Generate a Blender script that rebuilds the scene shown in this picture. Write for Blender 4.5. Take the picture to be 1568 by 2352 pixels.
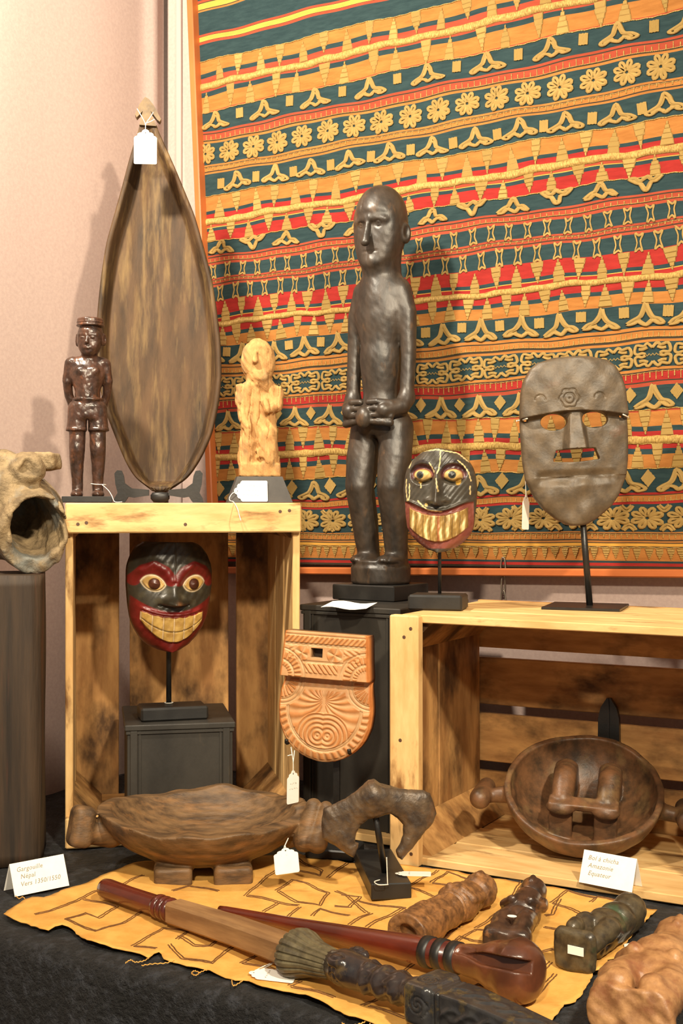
import bpy, math, random
import numpy as np
from mathutils import Vector, Matrix, Euler
from mathutils.geometry import delaunay_2d_cdt

SC = bpy.context.scene
for o in list(bpy.data.objects):
    bpy.data.objects.remove(o)
COL = SC.collection
R = math.radians
random.seed(7)

# ------------------------------------------------------------------ camera
F = 2900.0; HZ = 1155.0; CAMZ = 1.25; TZ = 0.75          # focal length and horizon in photo pixels; table height
cam = bpy.data.objects.new('camera', bpy.data.cameras.new('camera'))
COL.objects.link(cam)
cam.data.sensor_fit = 'VERTICAL'; cam.data.sensor_height = 36.0; cam.data.sensor_width = 24.0
cam.data.lens = F / 2352.0 * 36.0
cam.data.shift_y = -(1176.0 - HZ) / 2352.0
cam.data.clip_start = 0.02
cam.location = (0, 0, CAMZ); cam.rotation_euler = (R(90), 0, 0)
SC.camera = cam

# ------------------------------------------------------------------ world and lamps
w = bpy.data.worlds.new('hall'); SC.world = w; w.use_nodes = True
w.node_tree.nodes['Background'].inputs['Color'].default_value = (1.0, 0.88, 0.76, 1)
w.node_tree.nodes['Background'].inputs['Strength'].default_value = 0.30
SC.view_settings.view_transform = 'Standard'; SC.view_settings.look = 'None'
SC.view_settings.gamma = 1.0; SC.view_settings.use_curve_mapping = False
SC.view_settings.exposure = 0.12

def spot(name, loc, target, power, col, size, angle=80, blend=0.6):
    l = bpy.data.lights.new(name, 'SPOT'); l.energy = power; l.color = col
    l.spot_size = R(angle); l.spot_blend = blend; l.shadow_soft_size = size
    o = bpy.data.objects.new(name, l); COL.objects.link(o)
    o.location = loc
    o.rotation_euler = (Vector(target) - Vector(loc)).to_track_quat('-Z', 'Y').to_euler()
    return o
WARM = (1.0, 0.86, 0.64)
spot('spot_lamp_near_side_wall', (-0.64, 1.30, 2.42), (-0.30, 2.15, 1.95), 165, (1.0, 0.88, 0.70), 0.05, 115, 0.9)
spot('spot_lamp_front', (0.70, -0.10, 2.45), (0.0, 1.9, 1.10), 205, WARM, 0.05, 70, 0.7)
spot('spot_lamp_low_front', (-0.20, -0.60, 2.25), (0.1, 1.6, 0.88), 160, WARM, 0.07, 60, 0.7)

# ------------------------------------------------------------------ projection helpers (photo pixel -> place at a chosen depth or plane)
DX, DY = math.cos(R(-31)), math.sin(R(-31))               # along the back wall, to the right
DV = Vector((DX, DY, 0)); NV = Vector((-DY, DX, 0))       # NV points into the wall
WC = 1.945                                                # wall distance along NV
UP = Vector((0, 0, 1))
def P(px, py, Y): return Vector(((px - 784) / F * Y, Y, CAMZ - (py - HZ) / F * Y))
def PZ(px, py, z): return P(px, py, (CAMZ - z) * F / (py - HZ))
def PW(px, py, c=WC):
    t = (px - 784) / F
    return P(px, py, c / (NV.x * t + NV.y))
def SW(px, c=WC):
    p = PW(px, HZ, c); return p.dot(DV)
def WP(s, z, c=WC):                                       # wall coordinates -> place
    p = DV * s + NV * c; p.z = z; return p

# ------------------------------------------------------------------ materials
def S(r, g, b):
    f = lambda c: (c / 255 / 12.92) if c / 255 <= 0.04045 else ((c / 255 + 0.055) / 1.055) ** 2.4
    return (f(r), f(g), f(b), 1)
MATS = {}
def mat(name, c1, c2=None, scale=20, rough=0.5, bump=0.2, bscale=None, stretch=(1, 1, 1), spec=0.5, attr=False,
        facet=0, fscale=60, rand=False, metal=0, c3=None, c3scale=6, c3lo=0.55, c3hi=0.7, bdist=0.002, lo=0.35, hi=0.65,
        sheen=0, coat=0, detail=5, c3stretch=None, wave=None):
    m = bpy.data.materials.new(name); m.use_nodes = True; nt = m.node_tree; N = nt.nodes; L = nt.links
    bs = N['Principled BSDF']; bs.inputs['Roughness'].default_value = rough
    bs.inputs['Metallic'].default_value = metal; bs.inputs['Specular IOR Level'].default_value = spec
    bs.inputs['Sheen Weight'].default_value = sheen; bs.inputs['Coat Weight'].default_value = coat
    tc = N.new('ShaderNodeTexCoord'); mp = N.new('ShaderNodeMapping'); mp.inputs['Scale'].default_value = stretch
    L.new(tc.outputs['Object'], mp.inputs['Vector'])
    if rand:
        oi = N.new('ShaderNodeObjectInfo'); vm = N.new('ShaderNodeVectorMath'); vm.operation = 'SCALE'
        vm.inputs[0].default_value = (7.3, 5.1, 9.7); L.new(oi.outputs['Random'], vm.inputs['Scale'])
        L.new(vm.outputs[0], mp.inputs['Location'])
    def noise(sc, vec=mp, det=detail):
        n = N.new('ShaderNodeTexNoise'); n.inputs['Scale'].default_value = sc; n.inputs['Detail'].default_value = det
        n.inputs['Roughness'].default_value = 0.6
        L.new(vec.outputs[0], n.inputs['Vector']); return n
    def ramp(fac, a, b, p0, p1):
        r = N.new('ShaderNodeValToRGB'); r.color_ramp.elements[0].position = p0; r.color_ramp.elements[1].position = p1
        r.color_ramp.elements[0].color = a; r.color_ramp.elements[1].color = b; L.new(fac, r.inputs[0]); return r
    c2 = c2 or c1
    col = ramp(noise(scale).outputs[0], c1, c2, lo, hi).outputs[0]
    if c3:
        mp3 = mp
        if c3stretch:
            mp3 = N.new('ShaderNodeMapping'); mp3.inputs['Scale'].default_value = c3stretch
            L.new(tc.outputs['Object'], mp3.inputs['Vector'])
            if rand: L.new(vm.outputs[0], mp3.inputs['Location'])
        k = ramp(noise(c3scale, mp3).outputs[0], (0, 0, 0, 1), (1, 1, 1, 1), c3lo, c3hi)
        mx = N.new('ShaderNodeMix'); mx.data_type = 'RGBA'; L.new(k.outputs[0], mx.inputs[0])
        L.new(col, mx.inputs[6]); mx.inputs[7].default_value = c3; col = mx.outputs[2]
    if attr:
        at = N.new('ShaderNodeAttribute'); at.attribute_name = 'Col'
        mx = N.new('ShaderNodeMix'); mx.data_type = 'RGBA'; mx.blend_type = 'MULTIPLY'; mx.inputs[0].default_value = 1
        L.new(col, mx.inputs[6]); L.new(at.outputs['Color'], mx.inputs[7]); col = mx.outputs[2]
    L.new(col, bs.inputs['Base Color'])
    last = None
    if bump:
        b = N.new('ShaderNodeBump'); b.inputs['Strength'].default_value = bump; b.inputs['Distance'].default_value = bdist
        L.new(noise(bscale or scale * 2).outputs[0], b.inputs['Height']); last = b
    if facet:
        v = N.new('ShaderNodeTexVoronoi'); v.inputs['Scale'].default_value = fscale; v.feature = 'F1'
        L.new(tc.outputs['Object'], v.inputs['Vector'])
        b = N.new('ShaderNodeBump'); b.inputs['Strength'].default_value = facet; b.inputs['Distance'].default_value = 0.004
        b.invert = True
        L.new(v.outputs['Distance'], b.inputs['Height'])
        if last: L.new(last.outputs[0], b.inputs['Normal'])
        last = b
    if wave:
        v = N.new('ShaderNodeTexWave'); v.inputs['Scale'].default_value = wave[1]; v.bands_direction = wave[0]
        v.inputs['Distortion'].default_value = wave[3] if len(wave) > 3 else 1.0; v.inputs['Detail'].default_value = 1
        L.new(tc.outputs['Object'], v.inputs['Vector'])
        b = N.new('ShaderNodeBump'); b.inputs['Strength'].default_value = wave[2]; b.inputs['Distance'].default_value = 0.001
        L.new(v.outputs['Fac'], b.inputs['Height'])
        if last: L.new(last.outputs[0], b.inputs['Normal'])
        last = b
    if last: L.new(last.outputs[0], bs.inputs['Normal'])
    MATS[name] = m; return m

# ------------------------------------------------------------------ object helpers
def link(name, me, m=None, parent=None):
    o = bpy.data.objects.new(name, me); COL.objects.link(o)
    if m is not None and me is not None and len(me.materials) == 0:
        for q in (m if isinstance(m, (list, tuple)) else [m]): me.materials.append(q)
    if parent is not None: o.parent = parent
    return o
def tag(o, label, cat, group=None):
    o['label'] = label; o['category'] = cat
    if group: o['group'] = group
    return o
def struct(o): o['kind'] = 'structure'; return o
def thing(name, label, cat, loc=(0, 0, 0), rz=0, rot=None, group=None):
    o = bpy.data.objects.new(name, None); COL.objects.link(o); o.empty_display_size = 0.02
    o.location = loc; o.rotation_euler = rot or (0, 0, rz)
    return tag(o, label, cat, group)
def at(o, loc=(0, 0, 0), rot=(0, 0, 0)):
    o.location = loc; o.rotation_euler = rot; return o

class MB:
    """collects faces; build() makes one mesh"""
    def __init__(s): s.v = []; s.f = []; s.mi = []
    def add(s, vs, fs, mi=0):
        n = len(s.v); s.v += [tuple(v) for v in vs]; s.f += [tuple(i + n for i in f) for f in fs]; s.mi += [mi] * len(fs); return s
    def box(s, lo, hi, mi=0, bev=0.0):
        (x0, y0, z0), (x1, y1, z1) = lo, hi
        if bev <= 0:
            return s.add([(x0,y0,z0),(x1,y0,z0),(x1,y1,z0),(x0,y1,z0),(x0,y0,z1),(x1,y0,z1),(x1,y1,z1),(x0,y1,z1)],
                  [(0,3,2,1),(4,5,6,7),(0,1,5,4),(1,2,6,5),(2,3,7,6),(3,0,4,7)], mi)
        b = bev; vs = []
        def ring(z, i): return [(x0+i,y0,z),(x1-i,y0,z),(x1,y0+i,z),(x1,y1-i,z),(x1-i,y1,z),(x0+i,y1,z),(x0,y1-i,z),(x0,y0+i,z)]
        def inner(z): return [(x0+b,y0+b,z),(x1-b,y0+b,z),(x1-b,y0+b,z),(x1-b,y1-b,z),(x1-b,y1-b,z),(x0+b,y1-b,z),(x0+b,y1-b,z),(x0+b,y0+b,z)]
        rows = [inner(z0), ring(z0+b, b), ring(z1-b, b), inner(z1)]
        for r_ in rows: vs += r_
        fs = []
        for k in range(3):
            for i in range(8):
                j = (i+1) % 8; fs.append((k*8+i, k*8+j, k*8+8+j, k*8+8+i))
        fs.append((7,5,3,1)); fs.append((24,26,28,30))
        return s.add(vs, fs, mi)
    def prism(s, poly, y0, y1, mi=0):
        """polygon in XZ (counter-clockwise seen from -Y) extruded from y0 to y1"""
        n = len(poly)
        vs = [(x, y0, z) for x, z in poly] + [(x, y1, z) for x, z in poly]
        fs = [tuple(range(n)), tuple(range(2*n-1, n-1, -1))] + [(i, i+n, (i+1) % n+n, (i+1) % n) for i in range(n)]
        return s.add(vs, fs, mi)
    def tube(s, pts, r, seg=6, closed=False, mi=0, flat=1.0):
        pts = [Vector(p) for p in pts]; n = len(pts); vs = []; fs = []
        rr = r if isinstance(r, (list, tuple)) else [r]*n
        up = None
        for i in range(n):
            a = pts[i-1] if (i > 0 or closed) else pts[i]; b = pts[(i+1) % n] if (i < n-1 or closed) else pts[i]
            t = (b-a); t = t.normalized() if t.length > 1e-9 else Vector((0, 0, 1))
            if up is None: up = Vector((0, 0, 1)) if abs(t.z) < 0.9 else Vector((1, 0, 0))
            x = t.cross(up)
            if x.length < 1e-6: x = t.orthogonal()
            x.normalize(); y = x.cross(t).normalized(); up = y
            for k in range(seg):
                a_ = 2*math.pi*k/seg; vs.append(pts[i] + x*(math.cos(a_)*rr[i]) + y*(math.sin(a_)*rr[i]*flat))
        m = n if closed else n-1
        for i in range(m):
            for k in range(seg):
                j = (i+1) % n; q = (k+1) % seg
                fs.append((i*seg+k, i*seg+q, j*seg+q, j*seg+k))
        if not closed:
            fs.append(tuple(range(seg-1, -1, -1))); fs.append(tuple((n-1)*seg+k for k in range(seg)))
        return s.add(vs, fs, mi)
    def lathe(s, prof, seg=32, axis='Z', mi=0, sx=1, sy=1):
        vs = []; fs = []; n = len(prof)
        for r_, z in prof:
            for k in range(seg):
                a = 2*math.pi*k/seg; x, y = r_*math.cos(a)*sx, r_*math.sin(a)*sy
                vs.append((x, y, z) if axis == 'Z' else ((z, x, y) if axis == 'X' else (x, z, -y)))
        for i in range(n-1):
            for k in range(seg):
                q = (k+1) % seg; fs.append((i*seg+k, i*seg+q, (i+1)*seg+q, (i+1)*seg+k))
        fs.append(tuple(range(seg-1, -1, -1))); fs.append(tuple((n-1)*seg+k for k in range(seg)))
        return s.add(vs, fs, mi)
    def mesh(s, name, smooth=False):
        me = bpy.data.meshes.new(name); me.from_pydata(s.v, [], s.f); me.validate()
        if any(s.mi) and len(me.polygons) == len(s.mi): me.polygons.foreach_set('material_index', s.mi)
        if smooth: me.polygons.foreach_set('use_smooth', [True]*len(me.polygons))
        me.update(); return me
    def build(s, name, m=None, parent=None, smooth=False):
        return link(name, s.mesh(name, smooth), m, parent)

def crom(pts, n=8, closed=False):
    """catmull-rom samples through pts"""
    pts = [Vector(p) if len(p) == 3 else Vector((p[0], p[1], 0)) for p in pts]; out = []; N_ = len(pts)
    rng = range(N_) if closed else range(N_-1)
    for i in rng:
        g = (lambda k: pts[k % N_]) if closed else (lambda k: pts[max(0, min(N_-1, k))])
        p0, p1, p2, p3 = g(i-1), g(i), g(i+1), g(i+2)
        for k in range(n):
            t = k/n
            out.append(0.5*((2*p1)+(p2-p0)*t+(2*p0-5*p1+4*p2-p3)*t*t+(3*p1-p0-3*p2+p3)*t*t*t))
    if not closed: out.append(pts[-1].copy())
    return out

def np_mesh(name, V, Q, smooth=True, col=None):
    me = bpy.data.meshes.new(name); V = np.asarray(V, np.float32); Q = np.asarray(Q, np.int32)
    k = Q.shape[1]
    me.vertices.add(len(V)); me.vertices.foreach_set('co', V.ravel())
    me.loops.add(Q.size); me.loops.foreach_set('vertex_index', Q.ravel())
    me.polygons.add(len(Q)); me.polygons.foreach_set('loop_start', np.arange(0, Q.size, k, dtype=np.int32))
    me.polygons.foreach_set('use_smooth', np.full(len(Q), smooth))
    me.update(calc_edges=True); me.validate()
    if col is not None: set_col(me, col)
    return me
def set_col(me, c):
    a = me.color_attributes.new('Col', 'FLOAT_COLOR', 'POINT')
    c = np.concatenate([np.asarray(c, np.float32), np.ones((len(c), 1), np.float32)], 1)
    a.data.foreach_set('color', c.ravel())
def LC(r, g, b): return np.array(S(r, g, b)[:3], np.float32)

# ------------------------------------------------------------------ carving kit: distance fields -> one closed mesh (surface nets)
def v3(p, c): return p - np.asarray(c, np.float32)
def s_el(p, c, r):
    q = v3(p, c); r = np.asarray(r, np.float32)
    k0 = np.sqrt(((q/r)**2).sum(1)); k1 = np.sqrt(((q/(r*r))**2).sum(1)) + 1e-9
    return k0*(k0-1)/k1
def s_rc(p, a, b, r1, r2):
    a = np.asarray(a, np.float32); ba = np.asarray(b, np.float32)-a; q = p-a
    t = np.clip((q@ba)/(ba@ba+1e-12), 0, 1)
    return np.sqrt(((q-t[:, None]*ba)**2).sum(1)) - (r1+(r2-r1)*t)
def s_chain(p, pts, rs, k=0.0):
    d = None
    for i in range(len(pts)-1):
        e = s_rc(p, pts[i], pts[i+1], rs[i], rs[i+1])
        d = e if d is None else (np.minimum(d, e) if k == 0 else smin(d, e, k))
    return d
def s_box(p, c, h, r=0.0, rot=None):
    q = v3(p, c)
    if rot is not None: q = q @ np.array(Euler(rot).to_matrix(), np.float32)
    q = np.abs(q) - (np.asarray(h, np.float32)-r)
    return np.sqrt((np.maximum(q, 0)**2).sum(1)) + np.minimum(q.max(1), 0) - r
def s_cyl(p, c, rx, ry, hz, r=0.0):
    q = v3(p, c); k = np.sqrt((q[:, 0]/rx)**2+(q[:, 1]/ry)**2)
    d = (k-1)*min(rx, ry)+r; e = np.abs(q[:, 2])-hz+r
    return np.minimum(np.maximum(d, e), 0)+np.sqrt(np.maximum(d, 0)**2+np.maximum(e, 0)**2)-r
def smin(a, b, k):
    h = np.clip(0.5+0.5*(b-a)/k, 0, 1); return b+(a-b)*h-k*h*(1-h)
def smax(a, b, k): return -smin(-a, -b, k)
def wob(p, f, seed=0):
    x, y, z = p[:, 0]*f, p[:, 1]*f, p[:, 2]*f; s = seed*1.7
    return (np.sin(x*1.3+y*0.7+s)+np.sin(y*1.7-z*0.9+2*s)+np.sin(z*1.1+x*1.9+3*s)+0.5*np.sin(2.7*x-2.1*y+3.3*z+s))/3.5
def sst(a, b, x): t = np.clip((x-a)/(b-a), 0, 1); return t*t*(3-2*t)
def gs(x, s): return np.exp(-(x/s)**2)
def carve(name, f, lo, hi, h, margin=1.8, newton=1):
    B = 6; lo = np.asarray(lo, float)-2*h; hi = np.asarray(hi, float)+2*h
    nb = np.maximum(1, np.ceil((hi-lo)/h/B).astype(int)); n = nb*B
    g = np.stack(np.meshgrid(*[np.arange(k) for k in nb], indexing='ij'), -1).reshape(-1, 3)
    ctr = (lo+(g*B+(B-1)/2)*h).astype(np.float32)
    dc = f(ctr); act = np.abs(dc) < margin*h*B*0.9
    V = np.empty(tuple(n), np.float32)
    V6 = np.broadcast_to(dc.reshape(nb[0], 1, nb[1], 1, nb[2], 1), (nb[0], B, nb[1], B, nb[2], B)).reshape(tuple(n)).copy()
    ga = g[act]; off = np.stack(np.meshgrid(*[np.arange(B)]*3, indexing='ij'), -1).reshape(-1, 3)
    idx = (ga[:, None, :]*B+off[None]).reshape(-1, 3)
    for s0 in range(0, len(idx), 400000):
        ii = idx[s0:s0+400000]; V6[ii[:, 0], ii[:, 1], ii[:, 2]] = f((lo+ii*h).astype(np.float32))
    V = V6; V[0] = V[-1] = 1; V[:, 0] = V[:, -1] = 1; V[:, :, 0] = V[:, :, -1] = 1
    sg = V < 0
    c = [(0,0,0),(1,0,0),(0,1,0),(1,1,0),(0,0,1),(1,0,1),(0,1,1),(1,1,1)]
    def sub(A, o): return A[o[0]:A.shape[0]-1+o[0], o[1]:A.shape[1]-1+o[1], o[2]:A.shape[2]-1+o[2]]
    cnt = sum(sub(sg, o).astype(np.int8) for o in c); cells = np.argwhere((cnt > 0) & (cnt < 8))
    vals = np.stack([V[cells[:, 0]+o[0], cells[:, 1]+o[1], cells[:, 2]+o[2]] for o in c], 1)
    acc = np.zeros((len(cells), 3)); num = np.zeros(len(cells))
    for a in range(8):
        for b in range(a+1, 8):
            if sum(abs(c[a][k]-c[b][k]) for k in range(3)) != 1: continue
            va, vb = vals[:, a], vals[:, b]; m = (va < 0) != (vb < 0)
            t = np.where(m, va/np.where(m, va-vb, 1), 0)
            pt = np.array(c[a])[None]+t[:, None]*(np.array(c[b])-np.array(c[a]))[None]
            acc += pt*m[:, None]; num += m
    VX = lo+(cells+acc/num[:, None])*h
    if newton:
        for _ in range(newton):
            p = VX.astype(np.float32); e = h*0.35; d0 = f(p); G = np.zeros_like(p)
            for k in range(3):
                q = p.copy(); q[:, k] += e; G[:, k] = (f(q)-d0)/e
            st = -(d0/np.maximum((G**2).sum(1), 0.05))[:, None]*G
            ln = np.sqrt((st**2).sum(1))[:, None]; st *= np.minimum(1, 0.6*h/np.maximum(ln, 1e-9)); VX = VX+st
    ID = -np.ones(tuple(n), np.int32); ID[cells[:, 0], cells[:, 1], cells[:, 2]] = np.arange(len(cells))
    Q = []
    for ax in range(3):
        o1, o2 = (ax+1) % 3, (ax+2) % 3
        A = [slice(1, -1)]*3; Bs = [slice(1, -1)]*3; A[ax] = slice(0, -1); Bs[ax] = slice(1, None)
        s0, s1 = sg[tuple(A)], sg[tuple(Bs)]; e = np.argwhere(s0 != s1)
        if len(e) == 0: continue
        flip = s0[e[:, 0], e[:, 1], e[:, 2]]
        base = e+1; base[:, ax] -= 1
        def cid(d1, d2):
            q = base.copy(); q[:, o1] -= d1; q[:, o2] -= d2; return ID[q[:, 0], q[:, 1], q[:, 2]]
        q4 = np.stack([cid(1, 1), cid(0, 1), cid(0, 0), cid(1, 0)], 1)
        q4[~flip] = q4[~flip][:, ::-1]; Q.append(q4)
    Q = np.concatenate(Q); Q = Q[(Q >= 0).all(1)]
    return np_mesh(name, VX, Q), VX
# ------------------------------------------------------------------ common materials
m_wall = mat('wall_fabric', S(176,155,147), S(185,164,155), 180, 0.95, 0.25, 900, spec=0.1, bdist=0.001)
m_floor = mat('dark_carpet', S(52,48,46), S(66,60,56), 200, 0.95, 0.3, spec=0.1)
m_velvet = mat('black_velvet', S(6,6,8), S(46,48,54), 70, 0.6, 1.0, 160, spec=0.4, sheen=0.04, bdist=0.008, lo=0.48, hi=0.66)
m_black = mat('black_paint', S(30,29,28), S(40,39,37), 30, 0.42, 0.08, 200, spec=0.45)
m_blackworn = mat('worn_black_paint', S(36,34,31), S(58,54,48), 9, 0.5, 0.15, 160, spec=0.4, stretch=(1, 1, 0.5), c3=S(82,72,56), c3scale=14, c3lo=0.66, c3hi=0.8)
m_iron = mat('black_metal', S(24,23,22), S(34,32,30), 40, 0.35, 0.1, 300, spec=0.5)
m_paper = mat('white_paper', S(246,242,232), S(250,247,240), 60, 0.8, 0.05, spec=0.2)
m_ink = mat('brown_ink', S(146,134,114), None, 60, 0.9, 0)
m_string = mat('white_string', S(240,236,226), S(225,220,205), 400, 0.85, 0.2, spec=0.2)
m_crate = mat('pale_crate_wood', S(232,194,134), S(208,164,104), 40, 0.62, 0.3, 120, stretch=(0.25, 1, 1), spec=0.3, rand=True,
              c3=S(120,82,44), c3scale=34, c3lo=0.58, c3hi=0.72, c3stretch=(0.3, 1, 1), bdist=0.0012)
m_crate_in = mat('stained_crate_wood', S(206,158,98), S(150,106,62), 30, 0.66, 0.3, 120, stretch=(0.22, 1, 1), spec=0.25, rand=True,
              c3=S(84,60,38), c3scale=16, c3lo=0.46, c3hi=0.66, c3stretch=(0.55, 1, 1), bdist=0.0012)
m_crate_z = mat('pale_batten_wood', S(232,194,134), S(208,164,104), 40, 0.62, 0.3, 120, stretch=(1, 1, 0.25), spec=0.3, rand=True,
              c3=S(120,82,44), c3scale=34, c3lo=0.56, c3hi=0.72, c3stretch=(1, 1, 0.3), bdist=0.0012)
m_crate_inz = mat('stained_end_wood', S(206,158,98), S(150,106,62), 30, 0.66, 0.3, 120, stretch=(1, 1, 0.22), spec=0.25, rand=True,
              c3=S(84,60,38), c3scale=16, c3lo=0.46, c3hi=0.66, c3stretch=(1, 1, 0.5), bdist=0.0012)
m_nail = mat('rusty_nail', S(96,66,44), S(70,50,38), 300, 0.6, 0.1)

# ------------------------------------------------------------------ the room
lx0 = -0.86
corner = PW(392, HZ)                                      # where side wall meets back wall
def wallquad(name, a, b, z0, z1, th, nrm):
    a, b = Vector(a), Vector(b); q = nrm*th; vs = []
    for z in (z0, z1):
        for p in (a, b, b+q, a+q): vs.append((p.x, p.y, z))
    mb = MB().add(vs, [(0,3,2,1),(4,5,6,7),(0,1,5,4),(1,2,6,5),(2,3,7,6),(3,0,4,7)])
    return mb
c2d = Vector((corner.x, corner.y, 0))
struct(wallquad('w', c2d-DV*0.05, c2d+DV*2.6, 0, 2.75, 0.04, NV).build('wall_back', m_wall))
# side wall: fabric panel with a soft fold near the corner
mb = MB(); nS, nZ = 90, 24; vs = []; fs = []
for i in range(nS+1):
    t = 0.02+1.9*(i/nS)**1.3
    fold = 0.010*math.exp(-((t-0.055)/0.018)**2)
    for k in range(nZ+1):
        z = 2.75*k/nZ
        p = c2d-NV*t+DV*(fold+0.0015*math.sin(t*21+z*2.0)); vs.append((p.x, p.y, z))
for i in range(nS):
    for k in range(nZ): a = i*(nZ+1)+k; fs.append((a, a+nZ+1, a+nZ+2, a+1))
nn = len(vs); vs2 = [tuple(Vector(v)-DV*0.04) for v in vs]; fs2 = [tuple(reversed([i+nn for i in f])) for f in fs]
mb.add(vs+vs2, fs+fs2)
struct(mb.build('wall_left', m_wall, smooth=True))
# the gap between the fabric panels: dark cable and a pale edge trim
mb = MB().tube([WP(SW(374)-0.004+0.001*math.sin(z*9), z, WC-0.012) for z in np.linspace(1.95, 2.75, 16)], 0.0035, 8)
tag(mb.build('power_cable', m_black, smooth=True), 'thin black cable running down the wall corner above the long dish', 'cable')
mb = MB().box((-0.006, -0.004, 0), (0.006, 0.004, 2.7), bev=0.002)
o = struct(mb.build('trim_1', mat('pale_trim', S(176,158,150), None, 50, 0.7, 0.05))); at(o, WP(SW(414), 0.0, WC-0.004), (0, 0, R(-31)))
struct(MB().box((-2.6, -1.2, -0.05), (2.9, 3.3, 0.0)).build('floor', m_floor))

# ------------------------------------------------------------------ velvet covered table
FE = 1.046                                                # front edge distance along NV
s0t, s1t = -1.80, -0.10
def tabz(s, n): return TZ+0.0008*math.sin(s*40+n*33)
prof = []
for k in range(40): prof.append((WC-0.02-(WC-0.02-FE-0.02)*k/39, TZ))
for k in range(1, 8):
    a = R(90*k/7); prof.append((FE+0.02-0.02*math.sin(a), TZ-0.02+0.02*math.cos(a)))
for k in range(1, 26): prof.append((FE, TZ-0.02-0.70*k/25))
ss = np.linspace(-1.555, 0.95, 150); vs = []; fs = []
for s in ss:
    for j, (n, z) in enumerate(prof):
        drop = max(0, TZ-0.02-z)
        wv = min(1, drop*5)*0.016*(math.sin(s*31)+0.5*math.sin(s*53+1.0))
        hump = 0.0012*math.sin(s*47+n*29)+0.0010*math.sin(s*83-n*61)
        p = DV*s+NV*(n-wv-(0.02 if drop > 0 else 0)*min(1, drop*2)); vs.append((p.x, p.y, z+(hump if drop == 0 else 0)-0.002))
m = len(prof)
for i in range(len(ss)-1):
    for j in range(m-1): a = i*m+j; fs.append((a, a+1, a+m+1, a+m))
o = MB().add(vs, fs).build('velvet_tablecloth', m_velvet, smooth=True)
tag(o, 'black crushed velvet cloth covering the display table down to the floor', 'tablecloth')
tb = thing('folding_table', 'display table hidden under the black velvet cloth', 'table', DV*-0.9+NV*1.5)
tb.rotation_euler = (0, 0, R(-31))
MB().box((-0.60, -0.42, 0.705), (1.6, 0.40, 0.742), bev=0.003).build('table_top', m_crate_in, tb)
for lx in (-0.55, 1.5):
    for ly in (-0.36, 0.34): MB().box((lx-0.02, ly-0.02, 0), (lx+0.02, ly+0.02, 0.706)).build('leg', m_black, tb)

# ------------------------------------------------------------------ wooden crates
def crate(name, label, loc, rz, upright, back, seed):
    """open-fronted fruit crate; long axis along X (upright: along Z)"""
    rnd = random.Random(seed); L, W, D = 0.50, 0.345, 0.30
    root = thing(name, label, 'crate', loc, rz, group='wooden fruit crates')
    rot = (0, R(-90), 0) if upright else (0, 0, 0)
    def put(nm, mb, m, parent=root):
        me = mb.mesh(nm); 
        o = link(nm, me, m, parent)
        if upright: o.rotation_euler = rot; o.location = (W, 0, 0)
        return o
    # upright: local (x,y,z) -> rotate -90 about Y: x->z, z->-x  ; shifted by +W in x
    T = 0.011
    def board(nm, lo, hi, m=m_crate, bev=0.0012):
        c = [(a+b)/2 for a, b in zip(lo, hi)]; h = [(b-a)/2 for a, b in zip(lo, hi)]
        mb = MB().box([-x for x in h], h, bev=bev)
        o = link(nm, mb.mesh(nm), m, root)
        rr = (rnd.uniform(-0.004, 0.004), rnd.uniform(-0.003, 0.003), 0)
        if upright:
            o.matrix_local = Matrix.Translation((W, 0, 0)) @ Euler(rot).to_matrix().to_4x4() @ Matrix.Translation(c) @ Euler(rr).to_matrix().to_4x4()
        else:
            o.matrix_local = Matrix.Translation(c) @ Euler(rr).to_matrix().to_4x4()
        return o
    for (z0, z1) in ((W-T, W), (0, T)):
        for (y0, y1) in ((0.0, 0.088), (0.097, 0.187), (0.197, 0.286)):
            board('slat', (0.012, y0, z0), (L-0.012, y1, z1-0.0008*(y0 > 0.1)), m_crate)
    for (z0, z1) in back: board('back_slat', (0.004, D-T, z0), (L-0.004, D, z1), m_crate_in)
    for (x0, x1) in ((0.0, 0.0105), (L-0.0105, L)):
        for (y0, y1) in ((0.022, 0.125), (0.131, 0.284)):
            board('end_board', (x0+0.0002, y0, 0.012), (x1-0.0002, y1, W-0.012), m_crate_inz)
    bw = 0.044
    for x0 in (0.0, L-bw):
        bt = board('batten', (x0, -0.014, 0.0), (x0+bw, 0.003, W), m_crate_z, 0.002)
        for z in (0.018, 0.032, W/2, W-0.018, W-0.03):
            nl = MB().lathe([(0.0026, -0.0163), (0.0026, -0.0150), (0.0018, -0.0135)], 8, 'Y')
            n = link('nail', nl.mesh('nail'), m_nail, bt); dx = rnd.uniform(-0.012, 0.012)
            n.location = (dx, 0.0075, z-W/2)
    q = 0.042
    for (x, z, sx, sz) in ((0.011, T, 1, 1), (0.011, W-T, 1, -1), (L-0.011, T, -1, 1), (L-0.011, W-T, -1, -1)):
        poly = [(0, 0), (q*sx, 0), (0, q*sz)]
        if sx*sz < 0: poly.reverse()
        mb = MB().prism(poly, -0.135, 0.135)
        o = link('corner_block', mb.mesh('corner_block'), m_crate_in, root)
        Mx = Matrix.Translation((x, 0.148, z))
        if upright: Mx = Matrix.Translation((W, 0, 0)) @ Euler(rot).to_matrix().to_4x4() @ Mx
        o.matrix_local = Mx
    return root
lc0 = PZ(150, 1945, TZ)
LCR = R(11)
LCrot = Matrix.Rotation(LCR, 3, 'Z')
left_crate = crate('wooden_crate', 'pale wooden crate stood on its end with a grinning mask inside', (lc0.x, lc0.y, TZ), LCR, True,
                   [(0.0, 0.064), (0.078, 0.245), (0.263, 0.345)], 3)
def LCp(x, y, z): 
    v = LCrot @ Vector((x, y, 0)); return Vector((lc0.x+v.x, lc0.y+v.y, TZ+z))
rc0 = PZ(904, 1978, TZ)
RCR = R(-29)
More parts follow.
